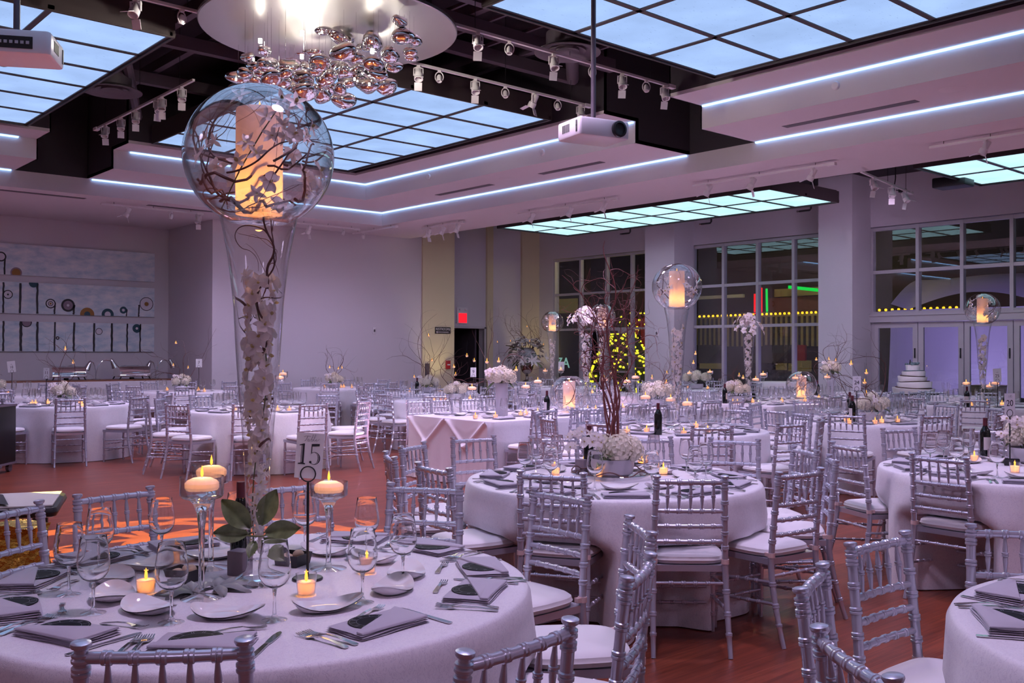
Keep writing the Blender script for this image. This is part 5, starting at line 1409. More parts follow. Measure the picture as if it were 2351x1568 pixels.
for x, d in ((1080, 11.3), (1138, 11.5), (1196, 11.9), (1208, 12.1), (1350, 12.9), (1368, 13.0), (1235, 12.3), (1430, 13.5)): votive('E', pt_d(x, d), .12)
for x, d in ((1728, 15.2), (1795, 15.4), (1848, 15.5), (1660, 14.6), (1640, 14.6), (1880, 16.6)): votive('H', pt_d(x, d), .12)
for x in (83, 75, 111, 185, 190): votive('K', pt_d(x, 14.0+.4*random.Random(x).uniform(-1, 1)), .12)
for x in (638, 540, 665, 575): votive('L', pt_d(x, 12.6+.4*random.Random(x).uniform(-1, 1)), .12)
for tk, xs in (('M', (384, 413, 456, 470)), ('N', (745, 808, 783, 790)), ('O', (20, 2, 30)), ('P', (942, 990, 1010)), ('P2', (998, 1023, 1012, 1080)), ('I', (2230, 2266, 2300)), ('Q', (1240, 1300)), ('R', (1360, 1420)), ('U', (1580, 1625))):
    for x in xs: votive(tk, pt_d(x, see(TAB[tk][0]+Vector((0, 0, .8)))[2]+.4*random.Random(x).uniform(-1, 1)), 0)
for tk, x, d, h in (('E', 1084, 12.0, .36), ('E', 1207, 12.3, .37), ('E', 1235, 13.0, .42), ('F', 1482, 10.3, .33), ('F', 1540, 10.2, .31), ('F', 1578, 9.9, .28), ('E', 1439, 13.5, .41), ('E', 1459, 14.0, .46), ('E', 1387, 13.4, .44), ('R', 1406, 18.0, .42),
                    ('Q', 1252, 21.4, .40), ('Q', 1288, 21.2, .42), ('U', 1583, 20.7, .37), ('U', 1630, 20.6, .40), ('H', 1735, 15.6, .38), ('H', 1752, 16.0, .46), ('H', 1826, 15.9, .40), ('H', 1899, 16.6, .40), ('I', 2218, 14.2, .37), ('I', 2285, 14.3, .37), ('I', 2272, 14.9, .30), ('L', 643, 13.2, .46), ('L', 650, 13.8, .50)):
    stemc(tk, pt_d(x, d), h, .10, True)
def hangs(tk, lst, d=None):
    dd = d or see(TAB[tk][0]+Vector((0, 0, .8)))[2]
    for i, (x, y) in enumerate(lst):
        p = at_depth(x, y, dd+random.Random(x).uniform(-.25, .25))-Vector((0, 0, .04))
        lamp('votive_glow', 'POINT', p+Vector((0, 0, .022)), .09, (1., .37, .06), .005)
        reg('lit hanging votive', tk, put(HANG, 'hanging_votive', p, 0, '', 'candle', 'hanging votive candles'))

# ------------------------------------------------------------------ centrepieces on the other tables
BOWL = [(None, MB().lathe([(0, 0), (.10, 0), (.13, .02), (.14, .075), (.135, .11), (.128, .11), (.13, .07), (0, .02)], 32, cap=False).mesh('low_bowl', G['vasegrey']), -1)]
CYL = [(None, MB().lathe([(0, 0), (.075, 0), (.078, .004), (.078, .40), (.074, .40), (.074, .05), (0, .05)], 32, cap=False).mesh('cylinder_vase', G['vasegrey']), -1)]
def hset(seed, n=5, r=.11, z=.17, s=1.05):
    q = random.Random(seed); return [(r*cos(2*pi*k/n+seed), r*sin(2*pi*k/n+seed), z+q.uniform(-.02, .03), s*q.uniform(.85, 1.1)) for k in range(n)]+[(0, 0, z+.06, s)]
cB = table_pt(1405, 1096)
put([(*mk('platter', MB().lathe([(0, .004), (.20, .004), (.26, .03), (.255, .034), (.19, .009), (0, .008)], 40, cap=False), 'glass'), -1), (*mk('wire_rim', MB().tube([((.245+.008*sin(9*a))*cos(a), (.245+.008*sin(9*a))*sin(a), .045+.014*sin(7*a)) for a in [2*pi*k/90 for k in range(91)]], .004, 6), 'willow'), -1)],
    'glass_platter', cB, 0, 'round glass platter with a wire rim under the tall-branch flowers', 'platter')
put(BOWL, 'low_bowl', cB+Vector((0, 0, .010)), 0, 'low grey bowl holding the tall-branch flowers', 'bowl', 'low grey flower bowls')
V = lambda l, d, z: (l*CYW+d*SYW, -l*SYW+d*CYW, z)
low_flowers('flower_arrangement', cB+Vector((0, 0, .01)), 'white hydrangeas, orchids and the tallest red willow branches, foreground round table', [V(.03, -.08, .17, )+(1.25,), V(.11, -.02, .16)+(1.2,), V(.06, .06, .2)+(1.1,), V(-.02, .0, .19)+(1.0,), V(.10, .1, .15)+(1.0,)], 21, 0, orch=0, leaves=6)
BA = bpy.data.objects['flower_arrangement']
q = random.Random(77)
for k in range(16):                               # spray of orchids leaning to the left
    u = k/15; v = Vector(V(-.06-.22*u, -.07+q.uniform(-.05, .05), .20+.05*sin(u*3)+q.uniform(-.04, .04)))
    child('orchid_bloom', OM[k % 2] if k % 3 else SM[k % 3], BA, v, dirq(Vector(V(q.uniform(-.5, .3), -1, .5)), q.uniform(0, 6)), q.uniform(.8, 1.1))
for k, (tx, ty, rr) in enumerate(((1385, 545, .0105), (1315, 640, .007), (1345, 610, .007), (1460, 615, .008), (1480, 690, .006), (1328, 690, .006), (1405, 600, .006), (1440, 660, .006), (1365, 690, .006), (1300, 720, .005))):
    b = MB(); tip = at_depth(tx, ty, 5.95+q.uniform(-.2, .2))-BA.location; s = Vector(V(q.uniform(-.03, .05), q.uniform(-.03, .03), .12)); pts = []; rad = []
    n = 26; w1, w2 = q.uniform(3, 6), q.uniform(0, 6)
    for j in range(n+1):
        u = j/n; e = Vector(V(sin(u*w1*3+w2)*.035*u**.6+(.04*sin(u*19+w2)*u*u), .06*sin(u*7+w2)*u, .018*sin(u*23+w2)*u))
        bulge = (u*(1-u))*.15
        c_ = s.lerp(tip, u); m = s.lerp(tip, .5)
        pts.append(Vector((s.x+(tip.x-s.x)*u**1.7, s.y+(tip.y-s.y)*u**1.7, s.z+(tip.z-s.z)*u))+e); rad.append(rr*(1-.82*u))
    b.tube(pts, rad, 7)
    for j in (12, 14, 16, 18, 20, 22):
        twig(b, pts[j], (pts[j]-pts[j-1])+Vector(V(q.uniform(-.12, .12), q.uniform(-.08, .08), .0)), q.uniform(.22, .42), max(.0026, rad[j]*.8), q, 16, .75, 0, 1, .04)
    b.obj('willow_branch', G['willowred'], BA)
reg('wine bottle', 'B', put(BOT, 'wine_bottle', table_pt(1353, 1083), .6, '', 'wine bottle', 'dark wine bottles'))
reg('grey favour box', 'B', put(BOXT, 'favour_box', table_pt(1335, 1084), .3, '', 'box', 'grey favour boxes'))
# foreground table extras
put(BOT, 'wine_bottle', table_pt(552, 1293), 2.4, 'dark wine bottle left of the trumpet vase on the card 15 table', 'wine bottle', 'dark wine bottles')
put(BOXT, 'favour_box', table_pt(551, 1318), .5, 'small grey box in front of the bottle on the card 15 table', 'box', 'grey favour boxes')
for (x, y), l in (((672, 1296), 'right of the trumpet vase'), ((423, 1333), 'behind the front stem candle')):
    p = table_pt(x, y); put(DISH, 'square_dish', p, .5, 'small square black dish '+l+' on the card 15 table', 'dish', 'square black dishes')
    for k, (dx, dy) in enumerate(((-.018, .008), (.018, -.01))):
        put(ROLL, 'butter_roll', p+Vector((dx, dy, .006+.012*k)), k, ('left', 'right')[k]+' small pale roll in the black dish '+l, 'bread roll', 'rolls in the dish '+l)
FG = [(None, fatsia(3, 5, .15), -1)]; FG2 = [(None, fatsia(4, 5, .13), -1)]
put(FG, 'fatsia_leaf', table_pt(498, 1352), .4-YAW, 'grey star-shaped leaf at the foot of the trumpet vase', 'leaf', 'grey leaves lying on the cloth')
put(FG2, 'fatsia_leaf', table_pt(442, 1362), 2.6-YAW, 'grey leaf under the front stemmed candle glass', 'leaf', 'grey leaves lying on the cloth')
t = empty('leaf_collar', table_pt(592, 1338)+Vector((0, 0, .165))); tag(t, 'large green leaves wrapped around the foot of the foreground trumpet vase', 'leaves')
MB().tube([(.037*cos(k*pi/8), .037*sin(k*pi/8), 0) for k in range(17)], .003, 5).obj('twine', G['stem'], t)
big = leaf_mesh(.19, .11).mesh('leaf', G['leaf'], 80)
for l, dd, z, s in ((-.80, -.3, .85, .70), (-1., -.35, .10, .58), (.38, -.1, 1.0, .66), (1.0, -.35, .22, .62), (.72, -.55, -.45, .60), (-.1, -.9, -.6, .34)):
    d = Vector(V(l, dd, z)).normalized(); nf = -FWD+d*FWD.dot(d)+Vector((0, 0, .25)); nf = (nf-d*nf.dot(d)).normalized(); child('leaf', big, t, d*.035, Matrix((d, nf.cross(d), nf)).transposed().to_quaternion(), s)

# table-number stands ------------------------------------------------------
def digit15():
    b = MB(); l = MB()
    def P(*p): return list(p)
    # one: slab-serifed, with an inline
    b.poly([(-.0275, -.026), (-.0095, -.026), (-.0095, -.0235), (-.0135, -.0225), (-.0135, .027), (-.0160, .027), (-.027, .0235), (-.027, .0215), (-.0215, .0222), (-.0215, -.0225), (-.0275, -.0235)], 0, .0004)
    l.box(-.0198, -.0188, -.021, .022, .0004, .0006)
    # five: flag, stem and a swelling bowl that ends in a ball
    b.poly([(.004, .027), (.0245, .0285), (.0245, .0225), (.006, .0205)], 0, .0004); b.poly([(.004, .027), (.0062, .0268), (.0062, .004), (.004, .0045)], 0, .0004)
    pts, w = [], []
    for k in range(25):
        a = 2.35-(2.35+2.55)*k/24; pts.append((.0125+.0125*cos(a), -.0095+.0155*sin(a))); w.append(.0012+.0052*max(0, cos(a))**1.5)
    b.ribbon(pts, w, 0, .0004)
    b.poly([(.0035+.0032*cos(k*pi/6), -.0195+.0032*sin(k*pi/6)) for k in range(12)], 0, .0004)
    l.ribbon([(x-.0004, y) for x, y in pts[6:18]], [min(.0009, ww*.22) for ww in w[6:18]], .0004, .0006)
    return b, l
def script_table():
    b = MB(); z = (0, .0004)
    def st(p, w=.0007): b.ribbon(p, w, *z)
    st([(-.020, .003), (-.016, .0055), (-.010, .006), (-.003, .0052)]); st([(-.0105, .006), (-.0125, .0), (-.0155, -.006), (-.018, -.007)], .0011)
    circ = lambda x, y, rx, ry, a0, a1, n=12: [(x+rx*cos(a0+(a1-a0)*k/n), y+ry*sin(a0+(a1-a0)*k/n)) for k in range(n+1)]
    st(circ(-.0085, -.0045, .0022, .0025, .6, 6.0)); st([(-.0063, -.002), (-.0068, -.006), (-.0050, -.007), (-.0035, -.005)])
    st([(-.0035, -.005), (.003, .004), (.0045, .0095), (.0030, .0105), (.0012, .006), (-.0008, -.006)]); st(circ(.0010, -.0048, .0022, .0022, 2.4, -2.6))
    st([(.0030, -.005), (.0085, .004), (.0105, .0098), (.0090, .0108), (.0070, .006), (.0052, -.005), (.0065, -.0068), (.0085, -.005)])
    st([(.0085, -.005), (.0125, -.0035), (.0128, -.0018), (.0112, -.0016), (.0102, -.004), (.0118, -.0068), (.0150, -.005), (.020, .0)])
    return b
def number_card(tk, num, p, h, tilt, rz, w=.095, hh=.155):
    name = TAB[tk][1]; p = clampT(tk, p)
    s = put(stand_tpl(h), 'number_stand', p, rz, 'black number stand holding card %s' % num, 'table number stand', 'black number stands')
    t = empty('table_number_card', p+Vector((0, 0, h+.030))); t.rotation_euler = (R90, 0, rz); tag(t, 'white table number card reading %s' % num, 'number card', 'white table number cards')
    T = Matrix.Rotation(tilt, 4, 'Z')
    MB().box(-w/2, w/2, -.017, hh-.015, -.0008, .0, T=T).obj('card', G['paper'], t)
    if num == '15':
        b, l = digit15(); k = 1.0; TT2 = T @ Matrix.Translation((0, .066, 0)) @ Matrix.Scale(1.35, 4)
        B = MB(); B.add(b.v, b.f, 0, False, TT2); B.obj('printed_number', G['ink'], t)
        L = MB(); L.add(l.v, l.f, 0, False, TT2); L.obj('number_inline', G['paper'], t)
        s_ = script_table(); S_ = MB(); S_.add(s_.v, s_.f, 0, False, T @ Matrix.Translation((.004, .121, 0)) @ Matrix.Scale(1.35, 4)); S_.obj('script_word', G['cardline'], t)
    else:
        me = text_mesh(num, .062 if len(num) > 1 else .075, G['ink'], .0003); q = child('printed_number', me, t, (T @ Matrix.Translation((0, .068, .0008))).translation); q.rotation_euler = (0, 0, tilt)
        s_ = script_table(); S_ = MB(); S_.add(s_.v, s_.f, 0, False, T @ Matrix.Translation((.004, .118, 0))); S_.obj('script_word', G['cardline'], t)
number_card('A', '15', table_pt(706, 1330), .335, -.07, -YAW)
number_card('C', '20', pt_d(2318, 6.95), .33, 0, -YAW+.3)
number_card('G', '24', pt_d(1967, 10.7), .36, 0, -YAW+.1)
number_card('I', '25', pt_d(2290, 14.1), .36, .05, -YAW, .12, .19)
number_card('F', '17', pt_d(1408, 9.6), .27, 0, -YAW+.2, .13, .17)
number_card('P2', '9', pt_d(1087, 15.9), .36, 0, -YAW)
number_card('Q', '2', pt_d(1289, 21.2), .37, 0, -YAW, .13, .19)
number_card('K', '11', pt_d(107, 13.9), .37, 0, -YAW-.2)
number_card('O', '10', pt_d(28, 16.7), .40, .12, -YAW, .14, .19)
number_card('M', '7', pt_d(457, 18.7), .46, 0, -YAW, .12, .16)
for tk, lst, in (('C', [(2262, 1052)]), ('F', [(1511, 998)]), ('G', [(1957, 955), (1951, 925)]), ('I', [(2219, 936)]), ('H', [(1648, 928), (1877, 912)]), ('E', [(1256, 952)]), ('P', [(958, 902)])):
    for x, y in lst:
        d = max(5., (1.55-TT)*FOC/(y-805.)); p = table_pt(x, y) if d < 12.5 else pt_d(x, see(TAB[tk][0]+Vector((0, 0, .8)))[2]+(-.6 if tk not in 'EH' else 0))
        if tk == 'E': p = pt_d(x, 12.15)
        if tk == 'H': p = pt_d(x, 14.9 if x < 1700 else 17.0)
        if tk == 'G': p = pt_d(x, 11.0 if y > 940 else 12.0)
        reg('dark wine bottle', tk, put(BOT, 'wine_bottle', clampT(tk, p), random.Random(x).uniform(0, 6), '', 'wine bottle', 'dark wine bottles'))
put(BOXT, 'favour_box', table_pt(2280, 1057), .2, 'small pinkish box right of the bottle on the card 20 table', 'box', 'grey favour boxes')
put(DISH, 'square_dish', table_pt(2322, 1068), .4, 'small square black dish on the card 20 table', 'dish', 'square black dishes')
# flowers, table by table
p = table_pt(2362, 1062); put(BOWL, 'low_bowl', p, 0, 'low grey flower bowl at the right edge, card 20 table', 'bowl', 'low grey flower bowls')
low_flowers('flower_arrangement', p, 'white orchids and hydrangeas cut by the right edge, card 20 table', hset(5, 5, .10, .2), 31, 0, orch=18, leaves=5)
def centre(tk, px, d, vase, label, seed, **kw):
    p = clampT(tk, pt_d(px, d)); z = 0
    if vase: put(vase, 'low_bowl' if vase is BOWL else 'cylinder_vase', p, 0, ('low grey flower bowl' if vase is BOWL else 'pale cylinder vase')+' on '+TAB[tk][1], 'bowl' if vase is BOWL else 'vase', 'grey flower vases')
    return low_flowers('flower_arrangement', p+Vector((0, 0, .31 if vase is CYL else 0)), label, kw.pop('heads', hset(seed)), seed, **kw)
centre('E', 1152, 12.0, CYL, 'white hydrangeas and pink orchids in the pale cylinder vase, long table', 32, heads=hset(1, 5, .12, .16, 1.2), branches=3, bh=1.0, lean=(-.35, .3), orch=16, leaves=6)
hangs('E', [(1118, 828), (1145, 826), (1185, 846)], 12.0)
centre('E', 1512, 14.05, BOWL, 'round bunch of white hydrangeas at the far end of the long table', 33, heads=hset(2, 6, .15, .22, 1.35), branches=4, bh=.75, orch=6, leaves=6)
hangs('E', [(1497, 865), (1531, 855), (1530, 876)], 14.0)
centre('G', 2003, 11.2, BOWL, 'white hydrangeas with arching willow on the card 24 table', 34, heads=hset(3, 5, .13, .20, 1.1), branches=5, bh=1.05, lean=(-.1, .1), orch=8, leaves=5)
hangs('G', [(1989, 853), (1985, 875), (1989, 902), (1954, 832)])
centre('H', 1692, 15.2, BOWL, 'pale roses and hydrangeas left of the trumpet vase, far long table', 35, heads=hset(4, 5, .14, .22, 1.15), branches=3, bh=.6, orch=8, leaves=4)
hangs('H', [(1697, 860), (1706, 865), (1597, 810), (1592, 831)], 15.0)
centre('H', 1908, 17.3, CYL, 'peach and white flowers in the cylinder vase before the column', 36, heads=hset(6, 4, .13, .2, 1.1), branches=5, bh=.95, orch=10, leaves=7)
hangs('H', [(1903, 823), (1919, 826), (1874, 824)], 17.2)
centre('K', 146, 14.1, BOWL, 'cream hydrangeas with thin willow on the card 11 table', 37, heads=hset(7, 4, .11, .2, 1.15), branches=4, bh=1.15, orch=12, leaves=4)
hangs('K', [(150, 799), (168, 830)])
centre('M', 418, 19.0, BOWL, 'white flowers with tall willow on the card 7 table', 38, heads=hset(8, 4, .12, .2, 1.15), branches=5, bh=1.25, orch=10, leaves=4)
hangs('M', [(404, 786), (398, 837), (432, 843)])
centre('N', 768, 21.0, BOWL, 'white flowers and dark willow before the blank far wall', 39, heads=hset(9, 4, .12, .2, 1.15), branches=4, bh=.95, orch=8, leaves=5)
hangs('N', [(757, 842), (777, 845), (785, 843)])
centre('P', 985, 18.6, BOWL, 'white flowers and curling willow before the cream pilaster', 40, heads=hset(10, 4, .13, .2, 1.2), branches=5, bh=1.5, orch=4, leaves=5)
hangs('P', [(984, 769), (992, 826), (951, 864)])
centre('P2', 1048, 15.8, BOWL, 'low white hydrangeas with leaning willow on the card 9 table', 41, heads=hset(11, 5, .14, .17, 1.1), branches=4, bh=.95, lean=(-.3, .2), orch=6, leaves=5)
hangs('P2', [(1042, 840), (1046, 858), (1072, 815), (1089, 826)])
centre('U', 1600, 20.9, BOWL, 'white orchids and hydrangeas behind the far orchid table glasses', 42, heads=hset(12, 6, .22, .25, 1.3), branches=2, bh=.6, orch=22, leaves=6)
centre('O', -10, 17.0, BOWL, 'white flowers at the left edge on the card 10 table', 43, heads=hset(13, 4, .12, .2, 1.1), branches=1, bh=.5, orch=4)
# silver urn with the large flower arrangement near the back corner
pu = Vector((17.45, 19.2, 0)); qd = see(pu)[2]
pu = LD((1210-1175.5)*24.6/FOC, 24.6)
t = empty('pedestal_table', pu); tag(t, 'small draped table under the silver urn by the back corner', 'table')
MB().lathe([(.0, 0), (.50, 0), (.45, .5), (.42, .80), (0, .80)], 32).obj('tablecloth', G['cloth'], t)
t = empty('silver_urn', pu+Vector((0, 0, .80))); tag(t, 'tarnished silver urn holding the largest flower arrangement', 'urn')
MB().lathe([(0, 0), (.11, 0), (.10, .02), (.04, .05), (.03, .13), (.05, .15), (.03, .17), (.12, .24), (.16, .34), (.19, .52), (.18, .52), (0, .4)], 32, cap=False).obj('body', G['urn'], t)
t = empty('flower_arrangement', pu+Vector((0, 0, 1.32))); tag(t, 'largest arrangement of lilies, roses and willow, in the silver urn', 'flower arrangement')
q = random.Random(91)
ros = MB()
for k in range(5):
    for j in range(5): petal(ros, .05-.006*k, .06-.008*k, j*1.257+k*.6, .3+.25*k, .25)
ROSE = ros.mesh('rose_bloom', G['lily'], 80)
lil = MB()
for j in range(6): petal(lil, .13, .05, j*pi/3, .5, -.25)
LILY = lil.mesh('lily_bloom', G['lily'], 80)
for k in range(84):
    a = q.uniform(0, 6.28); el = q.uniform(-.5, 1.4); r = q.uniform(.34, .52)
    v = Vector((cos(a)*cos(el)*r, sin(a)*cos(el)*r, sin(el)*r*.95+.12)); child('lily_bloom' if k % 3 == 0 else 'rose_bloom', LILY if k % 3 == 0 else ROSE, t, v, dirq(v-Vector((0, 0, -.1)), q.uniform(0, 6)), q.uniform(.9, 1.4))
for k in range(22):
    a = q.uniform(0, 6.28); v = Vector((cos(a), sin(a), q.uniform(-.9, .8))); child('leaf', LM[k % 2], t, v*.26+Vector((0, 0, .1)), xq(v), q.uniform(1.0, 1.6))
for k in range(8):
    a = 2*pi*k/8; b = MB(); twig(b, (.05*cos(a), .05*sin(a), .1), (.55*cos(a), .55*sin(a), 1), 1.25, .009, q, 20, .45, 0, 1); b.obj('willow_branch', G['willow'], t)
child('foliage_core', MB().ball((0, 0, .1), .26, 12, 8).mesh('foliage_core', G['greyleaf']), t)
for i, (x, y) in enumerate(((1210, 749), (1172, 782), (1142, 784), (1216, 782), (1248, 790))):
    p = at_depth(x, y, 24.0+.1*i); o = put(HANG, 'hanging_votive', p-Vector((0, 0, .05)), 0, '', 'candle', 'hanging votive candles'); TAB['URN'] = (pu, 'the silver urn'); reg('lit hanging votive among the branches', 'URN', o)
# ================================================================== paintings, buffet, cake, left edge
def painting(label, x0, x1, z0, z1, marks):
    W = x1-x0
    b = MB().box(-W, 0, -.05, -.01, -(z1-z0)/2, (z1-z0)/2, 5); T = Matrix.Translation((0, -.0505, 0)) @ Matrix.Rotation(R90, 4, 'X')
    zc = (z0+z1)/2; H = (z1-z0)/2
    def clip(pts): return [(min(0, max(-W, x)), min(H, max(-H, z))) for x, z in pts]
    for m in marks:
        if m[0] == 's':                           # stem: px x, top y, bottom y, width px
            _, px, ya, yb, w = m
            A, B = on(px, ya, 'Y', 22.35), on(px-1, yb, 'Y', 22.35); q = random.Random(px); n = 9
            pts = clip([(A.x+(B.x-A.x)*k/n-x1+q.uniform(-.006, .006), A.z+(B.z-A.z)*k/n-zc) for k in range(n+1)])
            b.ribbon(pts, [w*.0095*q.uniform(.85, 1.15) for k in range(n+1)], 0, .002, 0, T)
        else:                                     # disc or ring: px, py, outer px radius, [colours from outside in with radius]
            _, px, py, cols = m
            c = on(px, py, 'Y', 22.35)
            for i, (r, mi) in enumerate(cols):
                rr = r*.0095; pts = clip([(c.x-x1+rr*cos(k*2*pi/28), c.z-zc+rr*sin(k*2*pi/28)) for k in range(28)])
                if max(p[1] for p in pts)-min(p[1] for p in pts) > .004: b.poly(pts, .0005*(i+1), .0005*(i+2)+.001, mi, T)
    t = b.obj('painting', [G['pblack'], G['pteal'], G['pochre'], G['pwhite'], G['pmauve'], G['canvas']]); t.location = (x1, 22.395, (z0+z1)/2); tag(t, label, 'painting', 'three long canvases on the alcove wall')
painting('topmost long pale blue canvas on the alcove wall', 2.0, 8.65, 3.15, 3.81, [('s', 11, 588, 630, 3.4), ('c', 2, 589, [(11, 0), (8, 3)]), ('c', 37, 626, [(12, 4), (9, 2), (4, 2)]), ('c', 37, 628, [(4, 2)])])
painting('middle long canvas with dark looped stems on the alcove wall', 2.0, 8.65, 2.335, 3.005, [('s', 8, 648, 718, 4), ('s', 47, 650, 719, 4.6), ('s', 86, 652, 720, 4.4), ('c', 18, 676, [(10, 0), (8, 3), (2, 0)]), ('c', 77, 650, [(10, 1)]),
    ('s', 126, 695, 721, 3.6), ('c', 116, 697, [(11, 0), (8.5, 3), (5.5, 0), (4, 3), (2.4, 2)]), ('s', 170, 700, 722, 4.5), ('c', 156, 701, [(15, 0), (10.5, 4), (3, 3)]), ('c', 200, 722, [(16, 2), (13, 2), (7, 1)]), ('c', 247, 722, [(14, 1), (7, 3)]),
    ('s', 291, 710, 726, 2.6), ('c', 283, 712, [(8.5, 1), (3.5, 3)]), ('s', 319, 700, 728, 3.2), ('c', 336, 698, [(16.5, 0), (15, 3), (5, 2)])])
painting('lowest long canvas with dark vertical stems on the alcove wall', 2.0, 8.65, 1.53, 2.17, [('s', 8, 735, 806, 4.2), ('s', 48, 737, 806, 6), ('c', 61, 740, [(11, 0), (9, 4)]), ('s', 86, 738, 806, 4.8), ('s', 126, 739, 806, 3.6), ('c', 132, 776, [(4, 0), (1.5, 3)]),
    ('s', 170, 740, 806, 4.6), ('s', 216, 742, 807, 4.4), ('c', 227, 761, [(8, 0), (6.7, 3)]), ('s', 257, 742, 807, 4.6), ('s', 292, 743, 807, 3.8), ('s', 322, 744, 808, 3.2), ('c', 314, 754, [(10.5, 1), (3, 3)])])
# buffet
t = empty('buffet_table', (5.6, 21.55, 0)); tag(t, 'long buffet table with a pale cloth below the paintings', 'buffet table')
b = MB(); rg = []
for z, e in ((.90, 0), (.895, .006), (.5, .02), (.012, .04)):
    rg.append([(x+(sin(k*.9)*.015 if z < .6 else 0), y, z) for k, (x, y) in enumerate([(-3.4+6.6*i/60, -.40-e) for i in range(61)]+[(3.2, .40+e)]+[(3.2-6.6*i/30, .40+e) for i in range(1, 31)])])
b.rings(rg); b.obj('tablecloth', G['cloth'], t)
MB().box(-3.3, 3.15, -.36, .36, .90, .93).obj('serving_board', G['wood'], t)
def chafer(x, label):
    t = empty('chafing_dish', (x, 21.55, .93)); tag(t, label, 'chafing dish', 'roll-top chafing dishes')
    b = MB(); rg = []
    for k in range(13):
        a = pi*k/12; rg.append([(-.33, -.22*cos(a), .10+.21*sin(a)), (.33, -.22*cos(a), .10+.21*sin(a))])
    vs = [p for r in rg for p in r]; fs = [(2*k, 2*k+2, 2*k+3, 2*k+1) for k in range(12)]
    b.add(vs, fs); n = 13
    for s in (0, 1): b.add([rg[k][s] for k in range(13)], [tuple(range(13))], 0, False)
    b.obj('roll_top_lid', G['chrome'], t)
    MB().rbox(-.35, .35, -.24, .24, .06, .10, .01).obj('pan', G['chrome'], t)
    MB().tube([(-.3, -.23, .14), (-.3, -.27, .16), (.3, -.27, .16), (.3, -.23, .14)], .009, 8).obj('handle', G['steel'], t)
    for sx in (-1, 1):
        for sy in (-1, 1): MB().tube([(sx*.30, sy*.2, .06), (sx*.33, sy*.21, 0)], .014, 8).obj('leg', G['dull'], t)
    MB().lathe([(0, 0), (.05, 0), (.05, .04), (0, .04)], 14).obj('burner', G['dull'], t)
chafer(6.48, 'left roll-top chafing dish of polished steel on the buffet'); chafer(7.85, 'right roll-top chafing dish of polished steel on the buffet')
def heat_lamp(x, label):
    t = empty('heat_lamp', (x, 21.5, .93)); tag(t, label, 'heat lamp', 'two-armed buffet heat lamps')
    MB().lathe([(0, 0), (.10, 0), (.10, .015), (.03, .03), (0, .03)], 20).obj('base', G['steel'], t)
    for s, dx, h in ((-1, -.13, .38), (1, .33, .42)):
        pts = [(0, 0, .02)]+[(dx*(1-cos(k*pi/16))/1., 0, .02+(h-.02)*sin(min(1, k/6.)*R90)-(.0 if k < 7 else .04*(k-6)/4)) for k in range(1, 9)]
        MB().tube(pts, .010, 8).obj('gooseneck', G['steel'], t)
        e = Vector(pts[-1]); T = Matrix.Translation(e) @ Matrix.Rotation(s*-.45, 4, 'Y')
        MB().lathe([(.015, .05), (.03, .03), (.04, -.02), (.075, -.16), (.070, -.16), (.03, -.02)], 20, cap=False, T=T).obj('shade', G['steel'], t)
heat_lamp(7.07, 'two-armed heat lamp between the chafing dishes'); heat_lamp(8.36, 'two-armed heat lamp at the right end of the buffet')
# cake table by the folding doors
cc = Vector((18.3, 8.95, 0)); t = empty('cake_table', cc); tag(t, 'long white-clothed table under the wedding cake by the folding doors', 'table')
b = MB(); rg = []
for z, e in ((.75, 0), (.745, .005), (.4, .02), (.012, .05)): rg.append([(x, y, z) for x, y in [(-.4-e, -1.5-e), (-.4-e, 1.5+e), (.4+e, 1.5+e), (.4+e, -1.5-e)]])
b.rings(rg, smooth=False); b.obj('tablecloth', G['cloth'], t)
t = empty('wedding_cake', cc+Vector((0, 0, .752))); tag(t, 'white wedding cake of five leaning tiers with dark ribbons and topper', 'cake')
z = 0
MB().lathe([(0, 0), (.46, 0), (.46, .012), (0, .012)], 36).obj('cake_board', G['dull'], t); z = .012
for i, (r, h, sh) in enumerate(((.37, .105, 0), (.305, .115, -.03), (.255, .105, .02), (.205, .095, -.01), (.125, .115, .01))):
    T = Matrix.Translation((0, sh, z)) @ Matrix.Rotation(.04*(-1)**i, 4, 'X')
    MB().lathe([(0, 0), (r, 0), (r*1.06, h*.95), (r*1.05, h), (0, h+.004)], 36, T=T).obj('tier', G['cake'], t)
    if i < 4: MB().lathe([(r*.86, h-.001), (r*.93, h+.012), (r*.86, h+.02)], 36, T=T).obj('ribbon', G['cakebrown' if i < 3 else 'cakeblue'], t)
    z += h+.004
q = random.Random(4); b = MB()
for k in range(26): a = q.uniform(0, 6.28); r = q.uniform(.02, .15); b.ball((r*cos(a), r*sin(a)+.01, z+.01+q.uniform(0, .03)), .022, 6, 5)
b.obj('sugar_flowers', G['cakeblue'], t)
MB().lathe([(0, 0), (.02, 0), (.016, .05), (.008, .06), (.012, .075), (0, .085)], 10, T=Matrix.Translation((0, .06, z+.02))).obj('cake_topper', G['dull'], t)
for i, (y, l) in enumerate(((8.32, 'left champagne flute right of the cake'), (8.22, 'right champagne flute right of the cake'), (9.9, 'champagne flute left of the cake'), (9.78, 'short-stemmed glass left of the cake'))):
    o = put([(None, MB().lathe([(0, 0), (.032, 0), (.03, .003), (.005, .01), (.004, .09), (.012, .10), (.024, .15), (.029, .245)], 18, cap=False).mesh('champagne_flute', G['glass2']), -1)], 'champagne_flute', (18.2, y, .753), 0, l, 'glass', 'glasses beside the cake')
o = bpy.data.objects.new('tablecloth', CLM[1]); COL.objects.link(o); o.location = LD((1803-1175.5)*20.6/FOC, 20.6); o.scale = (.62, .62, 1.22); tag(o, 'bluish cloth on the small high table outside the globe bowl', 'tablecloth')
